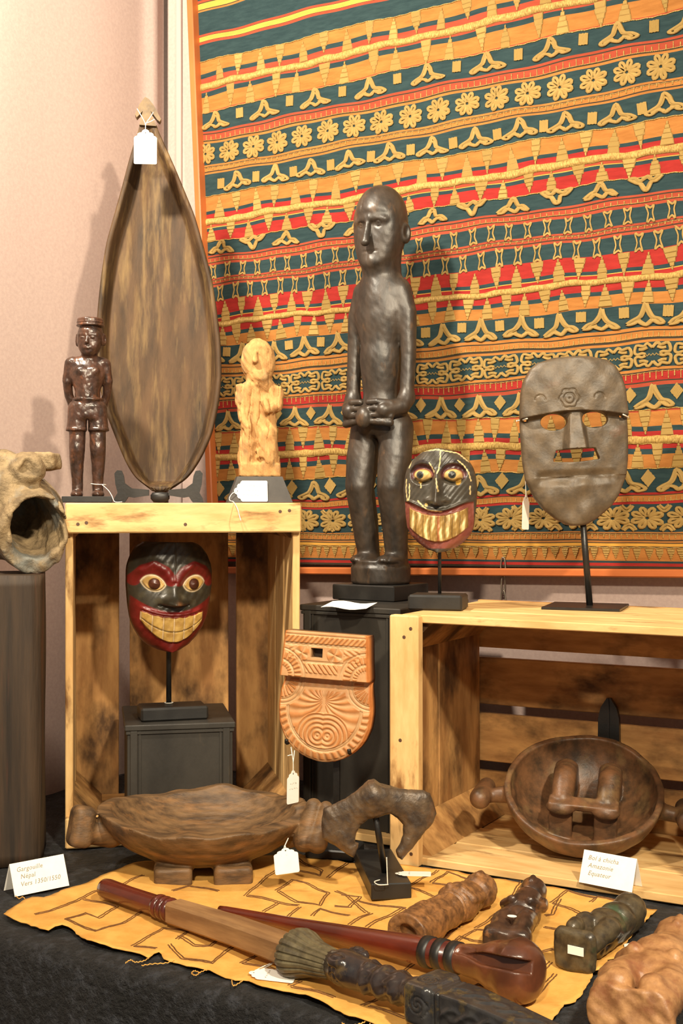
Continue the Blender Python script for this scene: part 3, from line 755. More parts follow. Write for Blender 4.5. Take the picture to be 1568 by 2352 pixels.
# ------------------------------------------------------------------ small figure with cap and shorts
def f_small(p):
    q = p.copy(); q[:, 0] = np.abs(q[:, 0])
    h = p.copy(); h = v3(h, (0.004, 0, 0.245)); a = R(14)
    hx = h[:, 0]*math.cos(a)-h[:, 1]*math.sin(a); hy = h[:, 0]*math.sin(a)+h[:, 1]*math.cos(a)
    h = np.stack([hx, hy, h[:, 2]], 1); ha = h.copy(); ha[:, 0] = np.abs(ha[:, 0])
    d = s_el(h, (0, 0.001, 0.009), (0.0195, 0.021, 0.024)); d = smin(d, s_el(h, (0, -0.004, -0.004), (0.0165, 0.018, 0.0205)), 0.008)
    d = smax(d, -s_box(h, (0, -0.0335, -0.002), (0.03, 0.0155, 0.0155), 0.004), 0.005)
    d = smin(d, s_rc(h, (0, -0.0165, 0.007), (0, -0.0205, -0.0015), 0.0017, 0.0032), 0.003)
    d = smin(d, s_rc(ha, (0.003, -0.0168, 0.0105), (0.0125, -0.0145, 0.010), 0.0022, 0.002), 0.003)
    d = smin(d, s_el(ha, (0.0075, -0.0165, 0.0055), (0.0036, 0.0022, 0.0019)), 0.001)
    for zz in (-0.0085, -0.0105): d = smin(d, s_rc(ha, (0, -0.0185, zz), (0.0055, -0.0172, zz), 0.0012, 0.0008), 0.0012)
    d = smin(d, smax(s_el(ha, (0.0205, 0.003, 0.004), (0.0038, 0.006, 0.0098)), -s_el(ha, (0.0235, -0.0005, 0.005), (0.0026, 0.004, 0.0065)), 0.0015), 0.002)
    cap = s_cyl(h, (0, 0.001, 0.030), 0.0200, 0.0215, 0.0065, 0.003); cap = smin(cap, s_cyl(h, (0, 0.001, 0.0255), 0.0212, 0.0228, 0.0017, 0.0015), 0.001)
    cap = np.minimum(cap, s_cyl(h, (0, 0.001, 0.0300), 0.0208, 0.0222, 0.0012, 0.001)); d = np.minimum(d, cap)
    d = smin(d, s_rc(p, (0.003, 0.002, 0.232), (0, 0.003, 0.208), 0.0095, 0.013), 0.005)
    t = s_el(p, (0, 0.002, 0.197), (0.0285, 0.0155, 0.024)); t = smin(t, s_rc(p, (0, 0.001, 0.19), (0, 0, 0.158), 0.0195, 0.0190), 0.01)
    t = smin(t, s_el(q, (0.0095, -0.0135, 0.2005), (0.008, 0.005, 0.0065)), 0.004)
    nv = np.sqrt(p[:, 0]**2+(p[:, 2]-0.164)**2); t -= 0.0007*np.exp(-((nv-0.0036)/0.0008)**2)*(p[:, 1] < -0.008)
    d = smin(d, t, 0.006)
    d = smin(d, s_rc(p, (-0.021, 0.004, 0.2135), (0.021, 0.004, 0.2135), 0.0100, 0.0100), 0.005)
    arm = s_chain(q, [(0.0265, 0.004, 0.2125), (0.0305, 0.006, 0.186), (0.0285, 0.013, 0.165), (0.0225, 0.0175, 0.148)], [0.0082, 0.0075, 0.0066, 0.0068])
    d = smin(d, arm, 0.003)
    d = np.minimum(d, s_cyl(p, (0, 0.001, 0.1575), 0.0232, 0.0205, 0.0022, 0.0012))
    sh = s_cyl(p, (0, 0.002, 0.140), 0.0268, 0.0205, 0.016, 0.010)
    sh = smin(sh, s_rc(q, (0.0135, 0.001, 0.142), (0.0155, 0.000, 0.1145), 0.0155, 0.0158), 0.005)
    sh = np.maximum(sh, 0.1085-p[:, 2])
    sh = np.minimum(sh, np.maximum(s_rc(q, (0.0155, 0, 0.113), (0.0155, 0, 0.110), 0.0168, 0.0168), np.abs(p[:, 2]-0.1115)-0.0022))
    d = smin(d, smax(sh, -s_box(p, (0, 0, 0.113), (0.0008, 0.04, 0.014), 0.0005), 0.002), 0.0015)
    leg = s_chain(q, [(0.0150, 0.000, 0.114), (0.0155, -0.002, 0.080), (0.0160, 0.001, 0.060), (0.0150, 0.003, 0.024)], [0.0128, 0.0120, 0.0105, 0.0078])
    leg = smin(leg, s_el(q, (0.0158, -0.0095, 0.082), (0.005, 0.004, 0.009)), 0.004)
    d = smin(d, leg, 0.002)
    ft = s_el(q, (0.0158, -0.009, 0.0125), (0.0093, 0.0165, 0.0065)); ft = np.maximum(smin(ft, s_rc(q, (0.015, 0.003, 0.026), (0.0155, 0.002, 0.013), 0.0082, 0.0085), 0.003), 0.009-p[:, 2])
    d = smin(d, ft, 0.002)
    return d+0.0003*wob(p, 320, 2)
sm = LCp(0.050, 0.085, 0.5); sm = P(201, 1153, 1.93); sm.z = TZ+0.5005
small = thing('standing_figure', 'small dark wooden figure wearing a flat cap and shorts, on thin black base', 'statue', sm, R(10))
carved('body', f_small, (-0.045, -0.035, 0.008), (0.045, 0.035, 0.29), 0.00125, m_fig2, small)
MB().box((-0.0375, -0.028, 0), (0.0375, 0.028, 0.0094), bev=0.0008).build('base', m_black, small)
tp = crom([(0.006, -0.010, 0.0285), (0.015, -0.0105, 0.0275), (0.025, -0.004, 0.0275), (0.027, 0.006, 0.027), (0.015, 0.0115, 0.0275), (0.006, 0.006, 0.028)], 5, True)
st = MB().tube(tp, 0.0006, 5, True); st.tube(crom([(0.022, -0.0085, 0.027), (0.031, -0.014, 0.019), (0.0365, -0.027, 0.0105), (0.041, -0.0305, 0.0012), (0.052, -0.034, 0.001)], 6), 0.0006, 5)
o = st.build('tag_string', m_string, small, True)

# ------------------------------------------------------------------ eroded pale figure on tapered base
def f_pale(p):
    q = p.copy(); q[:, 0] = np.abs(q[:, 0]); w_ = wob(p, 150, 3)
    d = s_el(p, (-0.001, 0.002, 0.183), (0.0262, 0.0225, 0.0325)); d = smin(d, s_rc(p, (0, 0.002, 0.17), (0.001, 0.002, 0.146), 0.021, 0.0175), 0.012)
    d = smax(d, -s_box(p, (0.006, -0.028, 0.182), (0.022, 0.0115, 0.019), 0.005, (R(-4), 0, R(6))), 0.005)
    d = smin(d, s_rc(p, (-0.006, -0.0185, 0.192), (-0.007, -0.0215, 0.178), 0.002, 0.0045), 0.004)
    d = smin(d, s_el(p, (0.002, -0.015, 0.155), (0.012, 0.007, 0.009)), 0.006)
    d = smax(d, -s_rc(p, (0.022, -0.016, 0.188), (0.021, -0.017, 0.176), 0.0035, 0.003), 0.003)
    trunk = s_box(p, (0, 0.004, 0.080), (0.0275, 0.0175, 0.068), 0.010)
    d = smin(d, trunk, 0.008)
    d = smin(d, s_box(p, (-0.026, 0.000, 0.128), (0.0085, 0.012, 0.0155), 0.004), 0.004)
    d = smin(d, s_box(p, (0.0265, 0.000, 0.124), (0.0085, 0.012, 0.0175), 0.005), 0.004)
    d = smin(d, s_chain(p, [(0.030, -0.003, 0.128), (0.026, -0.010, 0.108), (0.012, -0.0185, 0.105), (0.004, -0.018, 0.122)], [0.0085, 0.0085, 0.0075, 0.006]), 0.005)
    d = smin(d, s_chain(p, [(-0.027, 0.000, 0.125), (-0.0245, -0.009, 0.092), (-0.017, -0.016, 0.076), (-0.013, -0.017, 0.055)], [0.0085, 0.0085, 0.009, 0.007]), 0.005)
    d = smax(d, -s_chain(p, [(-0.004, -0.019, 0.134), (-0.002, -0.0215, 0.10), (-0.006, -0.0215, 0.066), (-0.004, -0.021, 0.05)], [0.006, 0.0075, 0.0065, 0.004]), 0.005)
    d = smax(d, -s_el(p, (0.006, -0.0175, 0.128), (0.008, 0.007, 0.010)), 0.003)
    d = smax(d, -s_rc(p, (-0.028, -0.016, 0.070), (-0.031, -0.012, 0.045), 0.004, 0.0045), 0.003)
    d = smin(d, s_rc(p, (0.013, -0.010, 0.062), (0.015, -0.010, 0.025), 0.0155, 0.0165), 0.006)
    d = smin(d, s_rc(p, (-0.017, -0.008, 0.050), (-0.018, -0.008, 0.024), 0.0145, 0.0150), 0.006)
    d = smin(d, s_rc(p, (-0.001, -0.019, 0.040), (0, -0.020, 0.030), 0.004, 0.0045), 0.003)
    d = smax(d, -s_el(p, (0.002, -0.0245, 0.0245), (0.006, 0.005, 0.0045)), 0.002)
    base = s_box(p, (0.001, -0.002, 0.0105), (0.0315, 0.0215, 0.0105), 0.003); d = smin(d, base, 0.003)
    g = 0.0011*np.sin(p[:, 0]*520+2.5*w_)*(p[:, 2] < 0.16)*(p[:, 2] > 0.02)
    cr = gs(np.sin(p[:, 0]*230+1.1*wob(p, 60, 2)), 0.16)*(p[:, 2] < 0.145)*(p[:, 2] > 0.022)
    return d+0.0011*w_+0.0006*wob(p, 420, 6)+g*0.4+0.0016*cr
pp = P(594, 1153, 1.965); pp.z = TZ+0.5005
pale = thing('seated_figure', 'pale weathered wooden figure with worn-away face on tapered dark base', 'statue', pp, R(8))
bz = 0.040
vs = []
for (hx, hy, z) in ((0.0495, 0.038, 0), (0.0345, 0.0265, bz)):
    vs += [(-hx, -hy, z), (hx, -hy, z), (hx, hy, z), (-hx, hy, z)]
m_slate = mat('dark_grey_plinth', S(72,68,64), S(60,57,54), 30, 0.6, 0.2, 120, spec=0.35)
MB().add(vs, [(0,3,2,1),(4,5,6,7),(0,1,5,4),(1,2,6,5),(2,3,7,6),(3,0,4,7)]).build('base', m_slate, pale)
carved('body', f_pale, (-0.045, -0.035, -0.002), (0.045, 0.035, 0.222), 0.00125, m_pale, pale).location = (0, 0, bz)

# ------------------------------------------------------------------ black pedestal under the tall figure, black box in the crate
def pedestal(name, label, w_, d_, h_, loc, rz, lipped=True):
    r_ = thing(name, label, 'pedestal', loc, rz)
    MB().box((-w_/2+0.004, -d_/2+0.004, 0), (w_/2-0.004, d_/2-0.004, h_-0.008), bev=0.001).build('body', m_blackworn, r_)
    MB().box((-w_/2, -d_/2, h_-0.009), (w_/2, d_/2, h_), bev=0.0015).build('top_board', m_blackworn, r_)
    for sx in (-1, 1):
        MB().box((sx*(w_/2-0.014)-0.0055, -d_/2+0.0005, 0), (sx*(w_/2-0.014)+0.0055, -d_/2+0.005, h_-0.009), bev=0.0008).build('corner_strip', m_blackworn, r_)
        MB().box((sx*(w_/2-0.023)-0.0015, -d_/2+0.002, 0), (sx*(w_/2-0.023)+0.0015, -d_/2+0.005, h_-0.009)).build('bead', m_blackworn, r_)
    MB().box((-w_/2+0.002, -d_/2+0.001, h_-0.0145), (w_/2-0.002, -d_/2+0.0052, h_-0.0095), bev=0.0008).build('moulding', m_blackworn, r_)
    return r_
fr = Vector((0.086, 1.852, 0))                            # front right corner
pw, pd = 0.176, 0.235
pc = fr-DV*(pw/2)+NV*(pd/2)
pedestal('display_pedestal', 'tall black pedestal box standing between the two crates', pw, pd, 0.332, (pc.x, pc.y, TZ+0.012), R(-31))
o = MB().box((-0.078, -0.135, 0), (0.098, 0.125, 0.0115), bev=0.001).build('base_board', m_crate); at(o, (pc.x, pc.y, TZ), (0, 0, R(-31)))
tag(o, 'flat wooden board lying under the tall black pedestal', 'board')
bxp = LCp(0.170, 0.150, 0.0125)
pedestal('display_box', 'low black wooden box inside the upright crate under the grinning mask', 0.168, 0.19, 0.151, bxp, LCR)
# ------------------------------------------------------------------ relief kit: a carved face laid out row by row between its left and right edge
def relief(name, rows, hf, colf, nu, nv, back, m, parent, pw=1.0, rimd=0.0):
    """rows: (v, left, right); hf(u,v)->front height toward -Y; back(u,v)->height of the hollow back"""
    rows = sorted(rows); vv = np.array([r_[0] for r_ in rows]); ll = np.array([r_[1] for r_ in rows]); rr = np.array([r_[2] for r_ in rows])
    t = np.linspace(0, 1, nv); v = vv[0]+(vv[-1]-vv[0])*t
    def interp(a):                                        # smooth the measured outline
        y = np.interp(v, vv, a); k = max(1, nv//40)
        ker = np.ones(2*k+1)/(2*k+1); yp = np.pad(y, k, mode='edge'); ys = np.convolve(yp, ker, 'valid'); ys[0], ys[-1] = y[0], y[-1]; return ys
    l, r_ = interp(ll), interp(rr); s = np.linspace(0, 1, nu)
    U = l[:, None]+(r_-l)[:, None]*s[None]; Vv = np.repeat(v[:, None], nu, 1)
    f = hf(U, Vv); b = back(U, Vv)
    V = np.concatenate([np.stack([U, -f, Vv], -1).reshape(-1, 3), np.stack([U, -b, Vv], -1).reshape(-1, 3)])
    n = nu*nv; idx = np.arange(n).reshape(nv, nu)
    a, c, d, e = idx[:-1, :-1].ravel(), idx[:-1, 1:].ravel(), idx[1:, 1:].ravel(), idx[1:, :-1].ravel()
    Q = [np.stack([a, c, d, e], 1), np.stack([a, e, d, c], 1)+n]
    ring = np.concatenate([idx[0, :], idx[1:, -1], idx[-1, -2::-1], idx[-2:0:-1, 0]]); nx = np.roll(ring, -1)
    Q.append(np.stack([ring, ring+n, nx+n, nx], 1))
    cc = None
    if colf is not None:
        cf = colf(U, Vv).reshape(-1, 3); cb = np.tile(LC(70, 50, 34), (n, 1)); cc = np.concatenate([cf, cb])
    me = np_mesh(name, V, np.concatenate(Q)); 
    if cc is not None: set_col(me, cc)
    return link(name, me, m, parent)
def mixc(c, k, col): return c*(1-k[..., None])+np.asarray(col)[None, None]*k[..., None]
def seg2(A, B, pts):                                      # distance to a polyline
    d = np.full(A.shape, 9.0)
    for (x0, y0), (x1, y1) in zip(pts[:-1], pts[1:]):
        L2 = (x1-x0)**2+(y1-y0)**2; t = np.clip(((A-x0)*(x1-x0)+(B-y0)*(y1-y0))/L2, 0, 1)
        d = np.minimum(d, np.hypot(A-x0-t*(x1-x0), B-y0-t*(y1-y0)))
    return d
m_paintw = mat('painted_mask_wood', S(255,255,255), S(214,206,196), 60, 0.36, 0.2, 160, spec=0.5, attr=True)
m_dish = mat('worn_dish_wood', S(86,64,43), S(52,40,29), 34, 0.6, 0.35, 160, stretch=(1, 1, 0.22), spec=0.18, c3=S(122,98,62), c3scale=80, c3lo=0.50, c3hi=0.82, c3stretch=(1, 1, 0.13))
m_dishrim = mat('dish_finial_wood', S(112,90,58), S(80,64,44), 60, 0.55, 0.25, 90, spec=0.35)

# ------------------------------------------------------------------ long leaf-shaped dish on an easel
DS = 1430.0
dl = [(252,317),(329,295),(400,279),(485,257),(552,240),(632,229),(713,222),(800,219),(870,224),(945,241),(998,261),(1065,288),(1101,309),(1122,332),(1135,366)]
dr = [(252,353),(324,384),(400,415),(480,447),(561,469),(632,487),(708,498),(788,507),(864,509),(931,502),(998,487),(1052,464),(1101,433),(1122,405),(1135,370)]
ys = np.linspace(252, 1135, 60)
dL = np.interp(ys, [a for a, b in dl], [b for a, b in dl]); dR = np.interp(ys, [a for a, b in dr], [b for a, b in dr])
drows = [((1135-y)/DS, (a-366)/DS, (b-366)/DS) for y, a, b in zip(ys, dL, dR)]
vA = np.array([r_[0] for r_ in drows])[::-1]; lA = np.array([r_[1] for r_ in drows])[::-1]; rA = np.array([r_[2] for r_ in drows])[::-1]
vmax = vA[-1]
def dish_edge(U, V_):
    l = np.interp(V_, vA, lA); r_ = np.interp(V_, vA, rA); w_ = np.maximum((r_-l)/2, 1e-4); c = (l+r_)/2
    e = (1-np.abs(U-c)/w_)*w_; return np.minimum(e, np.minimum(V_*0.9+0.0005, 9)), (U-c)/w_, w_
def dish_f(U, V_):
    e, k, w_ = dish_edge(U, V_)
    h = 0.012-0.026*sst(0.006, 0.020, e)-0.004*np.clip(1-k*k, 0, 1)*sst(0.01, 0.05, e)
    h = h-0.003*(1-sst(0.0, 0.002, e))
    g = 0.0003*np.sin(U*210+V_*16)+0.0003*np.sin(U*90-V_*37)
    h = h*np.clip((vmax-V_)/0.10+0.15, 0, 1)+g
    return h
def dish_b(U, V_):
    e, k, w_ = dish_edge(U, V_); return dish_f(U, V_)*0-0.004-0.024*np.sqrt(np.clip(e/0.05, 0, 1))*np.clip((vmax-V_)/0.08+0.3, 0, 1)
dp = P(366, 1131, 2.03)
dish = thing('long_dish', 'long pointed wooden dish with arrow-shaped finial leaning on an easel', 'dish', dp, rot=(R(-7), 0, R(6)))
relief('bowl', drows, dish_f, None, 90, 240, dish_b, m_dish, dish)
fin = [(328,187),(315,206),(305,232),(309,239),(319,227),(323,222),(315,257),(355,259),(341,221),(357,243),(363,248),(366,241),(349,208),(337,192)]
MB().prism([((x-366)/DS, (1135-y)/DS) for x, y in fin], -0.007, 0.005).build('finial', m_dishrim, dish)
es = thing('plate_easel', 'black folding plate easel holding the long pointed dish', 'easel', (dp.x, dp.y, TZ+0.5005), R(6))
lp = [(275,1086),(281,1079),(291,1080),(296,1092),(298,1108),(314,1120),(352,1123),(352,1136),(318,1141),(306,1139),(301,1147),(297,1152),(273,1152),(275,1142),(282,1130),(277,1110)]
for sgn in (1, -1):
    poly = [(sgn*(x-374)/DS, (1152-y)/DS) for x, y in lp]
    poly = list(reversed(poly)) if sgn > 0 else poly
    o = MB().prism(poly, -0.030, -0.019).build('front_leg', m_black, es)
    MB().box((-0.006, -0.019, 0.010), (0.006, 0.055, 0.020), bev=0.002).build('side_arm', m_black, o).location = (sgn*(-0.045), 0, 0)
MB().lathe([(0.0, 0), (0.010, 0.0), (0.015, 0.006), (0.015, 0.012), (0.012, 0.016), (0.0, 0.017)], 20, sy=0.5).build('centre_foot', m_black, es, True).location = (0.002, -0.024, 0)
MB().prism([(-0.010, 0.0), (0.010, 0.0), (0.007, 0.12), (-0.007, 0.12)], 0.052, 0.060).build('back_strut', m_black, es)

# ------------------------------------------------------------------ mask stands
def stand(name, label, loc, rz, bw, bd, bh, rods, rod_m=None, bev=0.003, flat=False, cat='mask'):
    t = thing(name, label, cat, loc, rz)
    if not flat: MB().box((-bw/2, -bd/2, 0), (bw/2, bd/2, bh), bev=bev).build('base', m_black, t)
    else: MB().box((-bw/2, -bd/2, 0), (bw/2, bd/2, bh), bev=0.0006).build('base', m_iron, t)
    for a, b, r_ in rods: MB().tube([a, b], r_, 8).build('rod', rod_m or m_iron, t, True)
    return t

# -- grinning red, black and cream mask inside the crate
K1 = 71.05
def m1_w(V_):
    B = -V_*K1
    return np.interp(B, [-6.0,-5.85,-5.5,-4.7,-3.7,-3.0,-1.2,0.8,2.4,3.4,4.5,5.3,5.85,6.0], np.array([2.6,3.1,3.6,4.2,4.6,4.75,4.75,4.55,4.25,3.85,3.15,2.4,1.4,0.7]))/K1
def m1_h(U, V_):
    A = np.abs(U)*K1; B = -V_*K1; a = U*K1; w_ = m1_w(V_)*K1; k = np.clip(A/w_, 0, 1)
    h = 3.4*np.sqrt(np.clip(1-(k*0.97)**2, 0, 1))-0.02*(B**2)*0.55
    h -= 0.35*gs(np.hypot((A-2.25)/1.6, (B+1.7)/1.1), 1.0)
    h += 0.35*gs(seg2(A, B, [(0.3, -1.8), (1.0, -2.9), (2.3, -3.7), (3.6, -3.0)]), 0.55)
    Bt = B+1.55+0.16*(A-2.25); eye = np.maximum(np.hypot(A-2.25, Bt+0.5), np.hypot(A-2.25, Bt-0.5))/1.3; h += 0.30*sst(1.05, 0.9, eye)+0.22*sst(0.75, 0.0, eye)
    ball = np.hypot(A-2.2, B+1.5); h += 0.50*np.sqrt(np.clip(1-(ball/0.62)**2, 0, 1))
    nb = np.clip((B+1.6)/2.3, 0, 1); h += 1.7*nb**1.1*gs(A, 0.42+0.45*nb)*sst(1.15, 0.75, B)
    h += 0.75*gs(np.hypot((A-0.95)/0.62, (B-0.45)/0.5), 1.0)*sst(1.2, 0.8, B)
    h -= 0.35*gs(B-(0.98-0.05*A*A), 0.12)*sst(1.9, 1.5, A)
    h += 0.10*gs(A, 0.06)*(B < -1.6)
    tt = 2.15-0.06*A**2; tb = 4.95-0.20*A**2; ins = sst(-0.05, 0.15, B-tt)*sst(-0.05, 0.15, tb-B)*sst(3.5, 3.3, A)
    h += 0.28*ins
    h -= 0.16*ins*(gs(B-(3.75-0.13*A**2), 0.07)+gs(np.abs((a/1.15+0.5) % 1.0-0.5), 0.05)*1.0)
    h += 0.15*ins*np.abs(np.sin(np.pi*(a/1.15)))**0.5
    h += 0.25*gs(B-(tt-0.25), 0.22)*sst(3.9, 3.0, A)+0.02*np.sin(a*7+B*5)
    return h/K1
def m1_c(U, V_):
    A = np.abs(U)*K1; B = -V_*K1; a = U*K1
    c = np.tile(LC(58, 54, 44), U.shape+(1,)).reshape(U.shape+(3,)); n = np.sin(a*3.1+B*2.3)+np.sin(a*1.7-B*4.1)
    c = mixc(c, 0.25*sst(0.4, 1.6, n), LC(88, 80, 58))
    red = LC(112, 28, 24)
    br = seg2(A, B, [(0.45, -1.9), (1.1, -2.75), (2.2, -3.3), (3.3, -2.9), (4.2, -1.9)]); c = mixc(c, sst(0.75, 0.6, br), red)
    Bt = B+1.55+0.16*(A-2.25); eye = np.maximum(np.hypot(A-2.25, Bt+0.5), np.hypot(A-2.25, Bt-0.5))/1.3; c = mixc(c, sst(1.12, 1.04, eye), LC(196, 158, 88)); 
    c = mixc(c, gs(eye-1.03, 0.07), LC(230, 214, 180))
    c = mixc(c, sst(0.66, 0.58, np.hypot(A-2.2, B+1.5)), LC(78, 42, 28))
    lip = (1.55-0.085*A**2); c = mixc(c, sst(-0.08, 0.08, B-lip)*sst(4.6, 4.35, A+0.0*B), red)
    tt = 2.15-0.06*A**2; tb = 4.95-0.20*A**2
    edge = 0.10*np.abs(np.sin(np.pi*a/1.15+1.57)); ins = sst(-0.03, 0.08, B-tt-edge)*sst(-0.03, 0.08, tb-B-edge)*sst(3.52, 3.4, A)
    c = mixc(c, ins, LC(206, 168, 92)); c = mixc(c, ins*sst(0.5, 1.5, n)*0.6, LC(170, 128, 62))
    c = mixc(c, ins*gs(B-(3.75-0.13*A**2), 0.05), LC(72, 56, 30))
    c = mixc(c, ins*gs((a/1.15+0.5) % 1.0-0.5, 0.055)*0.8, LC(226, 208, 178))
    c = mixc(c, 0.6*gs(np.hypot(a-0.25, B-0.7), 0.3), LC(150, 96, 52))
    return c
m1rows = [(v, -float(m1_w(np.array(v))), float(m1_w(np.array(v)))) for v in np.linspace(-6.0/K1, 6.0/K1, 50)]
bt = bxp.z+0.151
mk = P(396, 1600, 1.975); mk.z = bt
mask1 = stand('grinning_mask', 'black and red grinning mask with brown eyes and yellowed teeth, inside the upright crate', mk, R(16), 0.104, 0.058, 0.021,
              [((-0.004, 0.012, 0.02), (-0.004, 0.012, 0.20), 0.0042)])
mo = relief('face', m1rows, m1_h, m1_c, 190, 230, lambda U, V_: m1_h(U, V_)*0.0+0.72*0.048*np.sqrt(np.clip(1-(np.abs(U)/np.maximum(m1_w(V_), 1e-4)*0.97)**2, 0, 1))-0.010-1.3*V_**2, m_paintw, mask1)
mo.location = (-0.006, 0.008, 0.191); mo.rotation_euler = (0, R(1.5), R(4))
rg = [(-0.004+0.0065*math.cos(a), 0.012+0.0065*math.sin(a), 0.0225) for a in np.linspace(0, 2*math.pi, 16)[:-1]]
MB().tube(rg, 0.0006, 5, True).build('tag_string', m_string, mask1, True)

# -- black mask with bared teeth
K2 = 90.43
def m2_w(V_):
    B = -V_*K2
    return np.interp(B, [-6.8,-6.72,-6.4,-5.4,-4.4,-3.4,-1.4,0.1,1.6,3.6,4.6,5.6,6.4,6.75], np.array([0.6,1.2,2.4,3.6,4.3,4.6,4.85,4.75,4.6,4.35,3.85,2.9,1.7,0.4]))/K2
def m2_h(U, V_):
    A = np.abs(U)*K2; B = -V_*K2; a = U*K2; k = np.clip(A/(m2_w(V_)*K2), 0, 1)
    h = 3.6*np.power(np.clip(1-(k*0.985)**2.6, 0, 1), 0.5)-0.012*np.maximum(0, -B-1)**2-0.010*np.maximum(0, B-2)**2
    sock = np.hypot((A-2.05)/1.75, (B+3.45)/1.45); h -= 0.65*sst(1.05, 0.7, sock)
    eye = np.hypot((A-2.0)/1.25, (B+3.3)/0.85); h += 0.75*np.sqrt(np.clip(1-eye**2, 0, 1))
    h -= 0.35*gs(seg2(A, B, [(0.9, -2.75), (1.9, -2.35), (2.9, -2.8)]), 0.16)
    nb = np.clip((B+3.9)/4.0, 0, 1); h += (0.5+1.6*nb)*gs(A, 0.34+0.22*nb)*sst(0.75, 0.35, B)*sst(-4.4, -3.6, B)
    h += 0.55*gs(np.hypot((A-0.95)/0.55, (B+0.05)/0.32), 1.0)
    top = 1.45-0.125*A**2+0.0075*A**4*0.4; h -= 0.30*sst(-0.1, 0.1, B-top)*sst(4.6, 4.3, A)
    h += 0.30*gs(B-(top-0.18), 0.20)*sst(4.4, 3.8, A)
    tt = 1.95-0.075*A**2; tb = 5.35-0.13*A**2; ins = sst(-0.1, 0.1, B-tt)*sst(-0.1, 0.1, tb-B)*sst(3.9, 3.7, A)
    h += ins*(0.42+0.16*np.abs(np.sin(a*3.3+0.25*np.sin(B*2.0)))+0.05*np.sin(a*13))
    h += 0.05*np.sin(a*2.3+1)*np.sin(B*1.9)+0.02*np.sin(a*9+B*7)
    return h/K2
CR2 = [[(0.35,-6.5),(0.38,-5.6),(0.28,-4.6),(0.05,-3.5)],[(-1.05,-4.9),(-0.7,-4.3),(-0.4,-3.7)],[(-3.1,-6.0),(-3.7,-5.2),(-3.9,-4.3)],[(-4.3,-2.8),(-4.3,-1.4),(-4.1,0.0)],
       [(-3.8,-2.2),(-3.75,-0.9),(-3.9,0.0)],[(2.6,-5.2),(3.3,-4.6),(3.9,-3.7),(4.2,-2.6)],[(4.1,-1.9),(4.15,-0.8)],[(-2.6,0.0),(-1.9,0.7),(-1.2,1.25),(0.6,1.45)],[(-3.0,-6.1),(-2.0,-6.5),(0.0,-6.62),(2.5,-6.2),(3.8,-5.1)],
       [(-0.05,-2.8),(0.1,-1.9),(0.25,-1.2)],[(-2.2,-2.2),(-2.15,-1.7)]]
def m2_c(U, V_):
    A = np.abs(U)*K2; B = -V_*K2; a = U*K2; n = np.sin(a*3.3+B*2.1)+np.sin(a*1.3-B*3.7)
    c = np.tile(LC(70, 66, 58), U.shape+(1,)).reshape(U.shape+(3,)); c = mixc(c, 0.25*sst(0.2, 1.6, n), LC(94, 88, 76))
    sock = np.hypot((A-2.05)/1.75, (B+3.45)/1.45); c = mixc(c, sst(1.0, 0.9, sock)*sst(-2.6, -3.0, B), LC(74, 44, 48))
    c = mixc(c, gs(seg2(A, B, [(0.5, -4.1), (1.1, -4.9), (2.0, -5.2), (2.9, -4.9), (3.6, -3.9)]), 0.16), LC(40, 34, 34))
    eye = np.hypot((A-2.0)/1.25, (B+3.3)/0.85); c = mixc(c, sst(1.04, 0.96, eye), LC(212, 178, 112))
    c = mixc(c, gs(eye-1.0, 0.1)*sst(-3.0, -3.3, B), LC(132, 74, 62))
    pu = np.hypot(a-np.where(a < 0, -2.3, 1.9), B+3.35); c = mixc(c, sst(0.54, 0.46, pu), LC(60, 66, 64)); c = mixc(c, sst(0.36, 0.28, pu), LC(26, 28, 28))
    c = mixc(c, sst(0.42, 0.3, np.hypot(a-2.65, (B+2.45)*0.8)), LC(176, 138, 58))
    c = mixc(c, sst(0.3, 0.2, np.hypot(a+2.3, (B+2.45)*1.2)), LC(176, 138, 58))
    top = 1.45-0.125*A**2+0.0030*A**4; lipz = sst(-0.06, 0.06, B-top)*sst(4.55, 4.45, A)*sst(6.3, 6.15, B)
    c = mixc(c, lipz, LC(146, 84, 74)); c = mixc(c, lipz*sst(0.2, 1.3, n)*0.5, LC(120, 56, 50))
    c = mixc(c, gs(B-(top+0.1), 0.12)*lipz, LC(118, 44, 38))
    tt = 1.95-0.075*A**2; tb = 5.35-0.13*A**2; ins = sst(-0.05, 0.1, B-tt)*sst(-0.05, 0.1, tb-B)*sst(3.9, 3.75, A)
    c = mixc(c, ins, LC(166, 134, 74)); st = np.abs(np.sin(a*3.3+0.25*np.sin(B*2.0)))
    c = mixc(c, ins*sst(0.72, 0.9, st)*sst(-0.2, 0.6, np.sin(B*1.3+a*2.7)+0.5), LC(234, 212, 156))
    c = mixc(c, ins*sst(0.3, 0.1, st)*0.8, LC(112, 86, 44)); c = mixc(c, ins*gs(a-0.15, 0.16)*0.7, LC(168, 84, 56))
    for pl in CR2: c = mixc(c, sst(0.10, 0.055, seg2(a, B, pl)+0.03*np.sin(a*11+B*9)), LC(226, 206, 150))
    c = mixc(c, sst(0.25, 0.15, np.hypot(a+1.45, (B-0.55)*0.9)), LC(226, 200, 130))
    return c
m2rows = [(v, -float(m2_w(np.array(v))), float(m2_w(np.array(v)))) for v in np.linspace(-6.75/K2, 6.8/K2, 50)]
ct = TZ+0.3452
mk = P(1006, 1400, 1.835); mk.z = ct
mask2 = stand('grimacing_mask', 'black mask with bulging eyes and wide bared teeth, on black block stand', mk, R(-15), 0.079, 0.056, 0.0225, [((0.001, 0.006, 0.02), (0.001, 0.006, 0.13), 0.0026)])
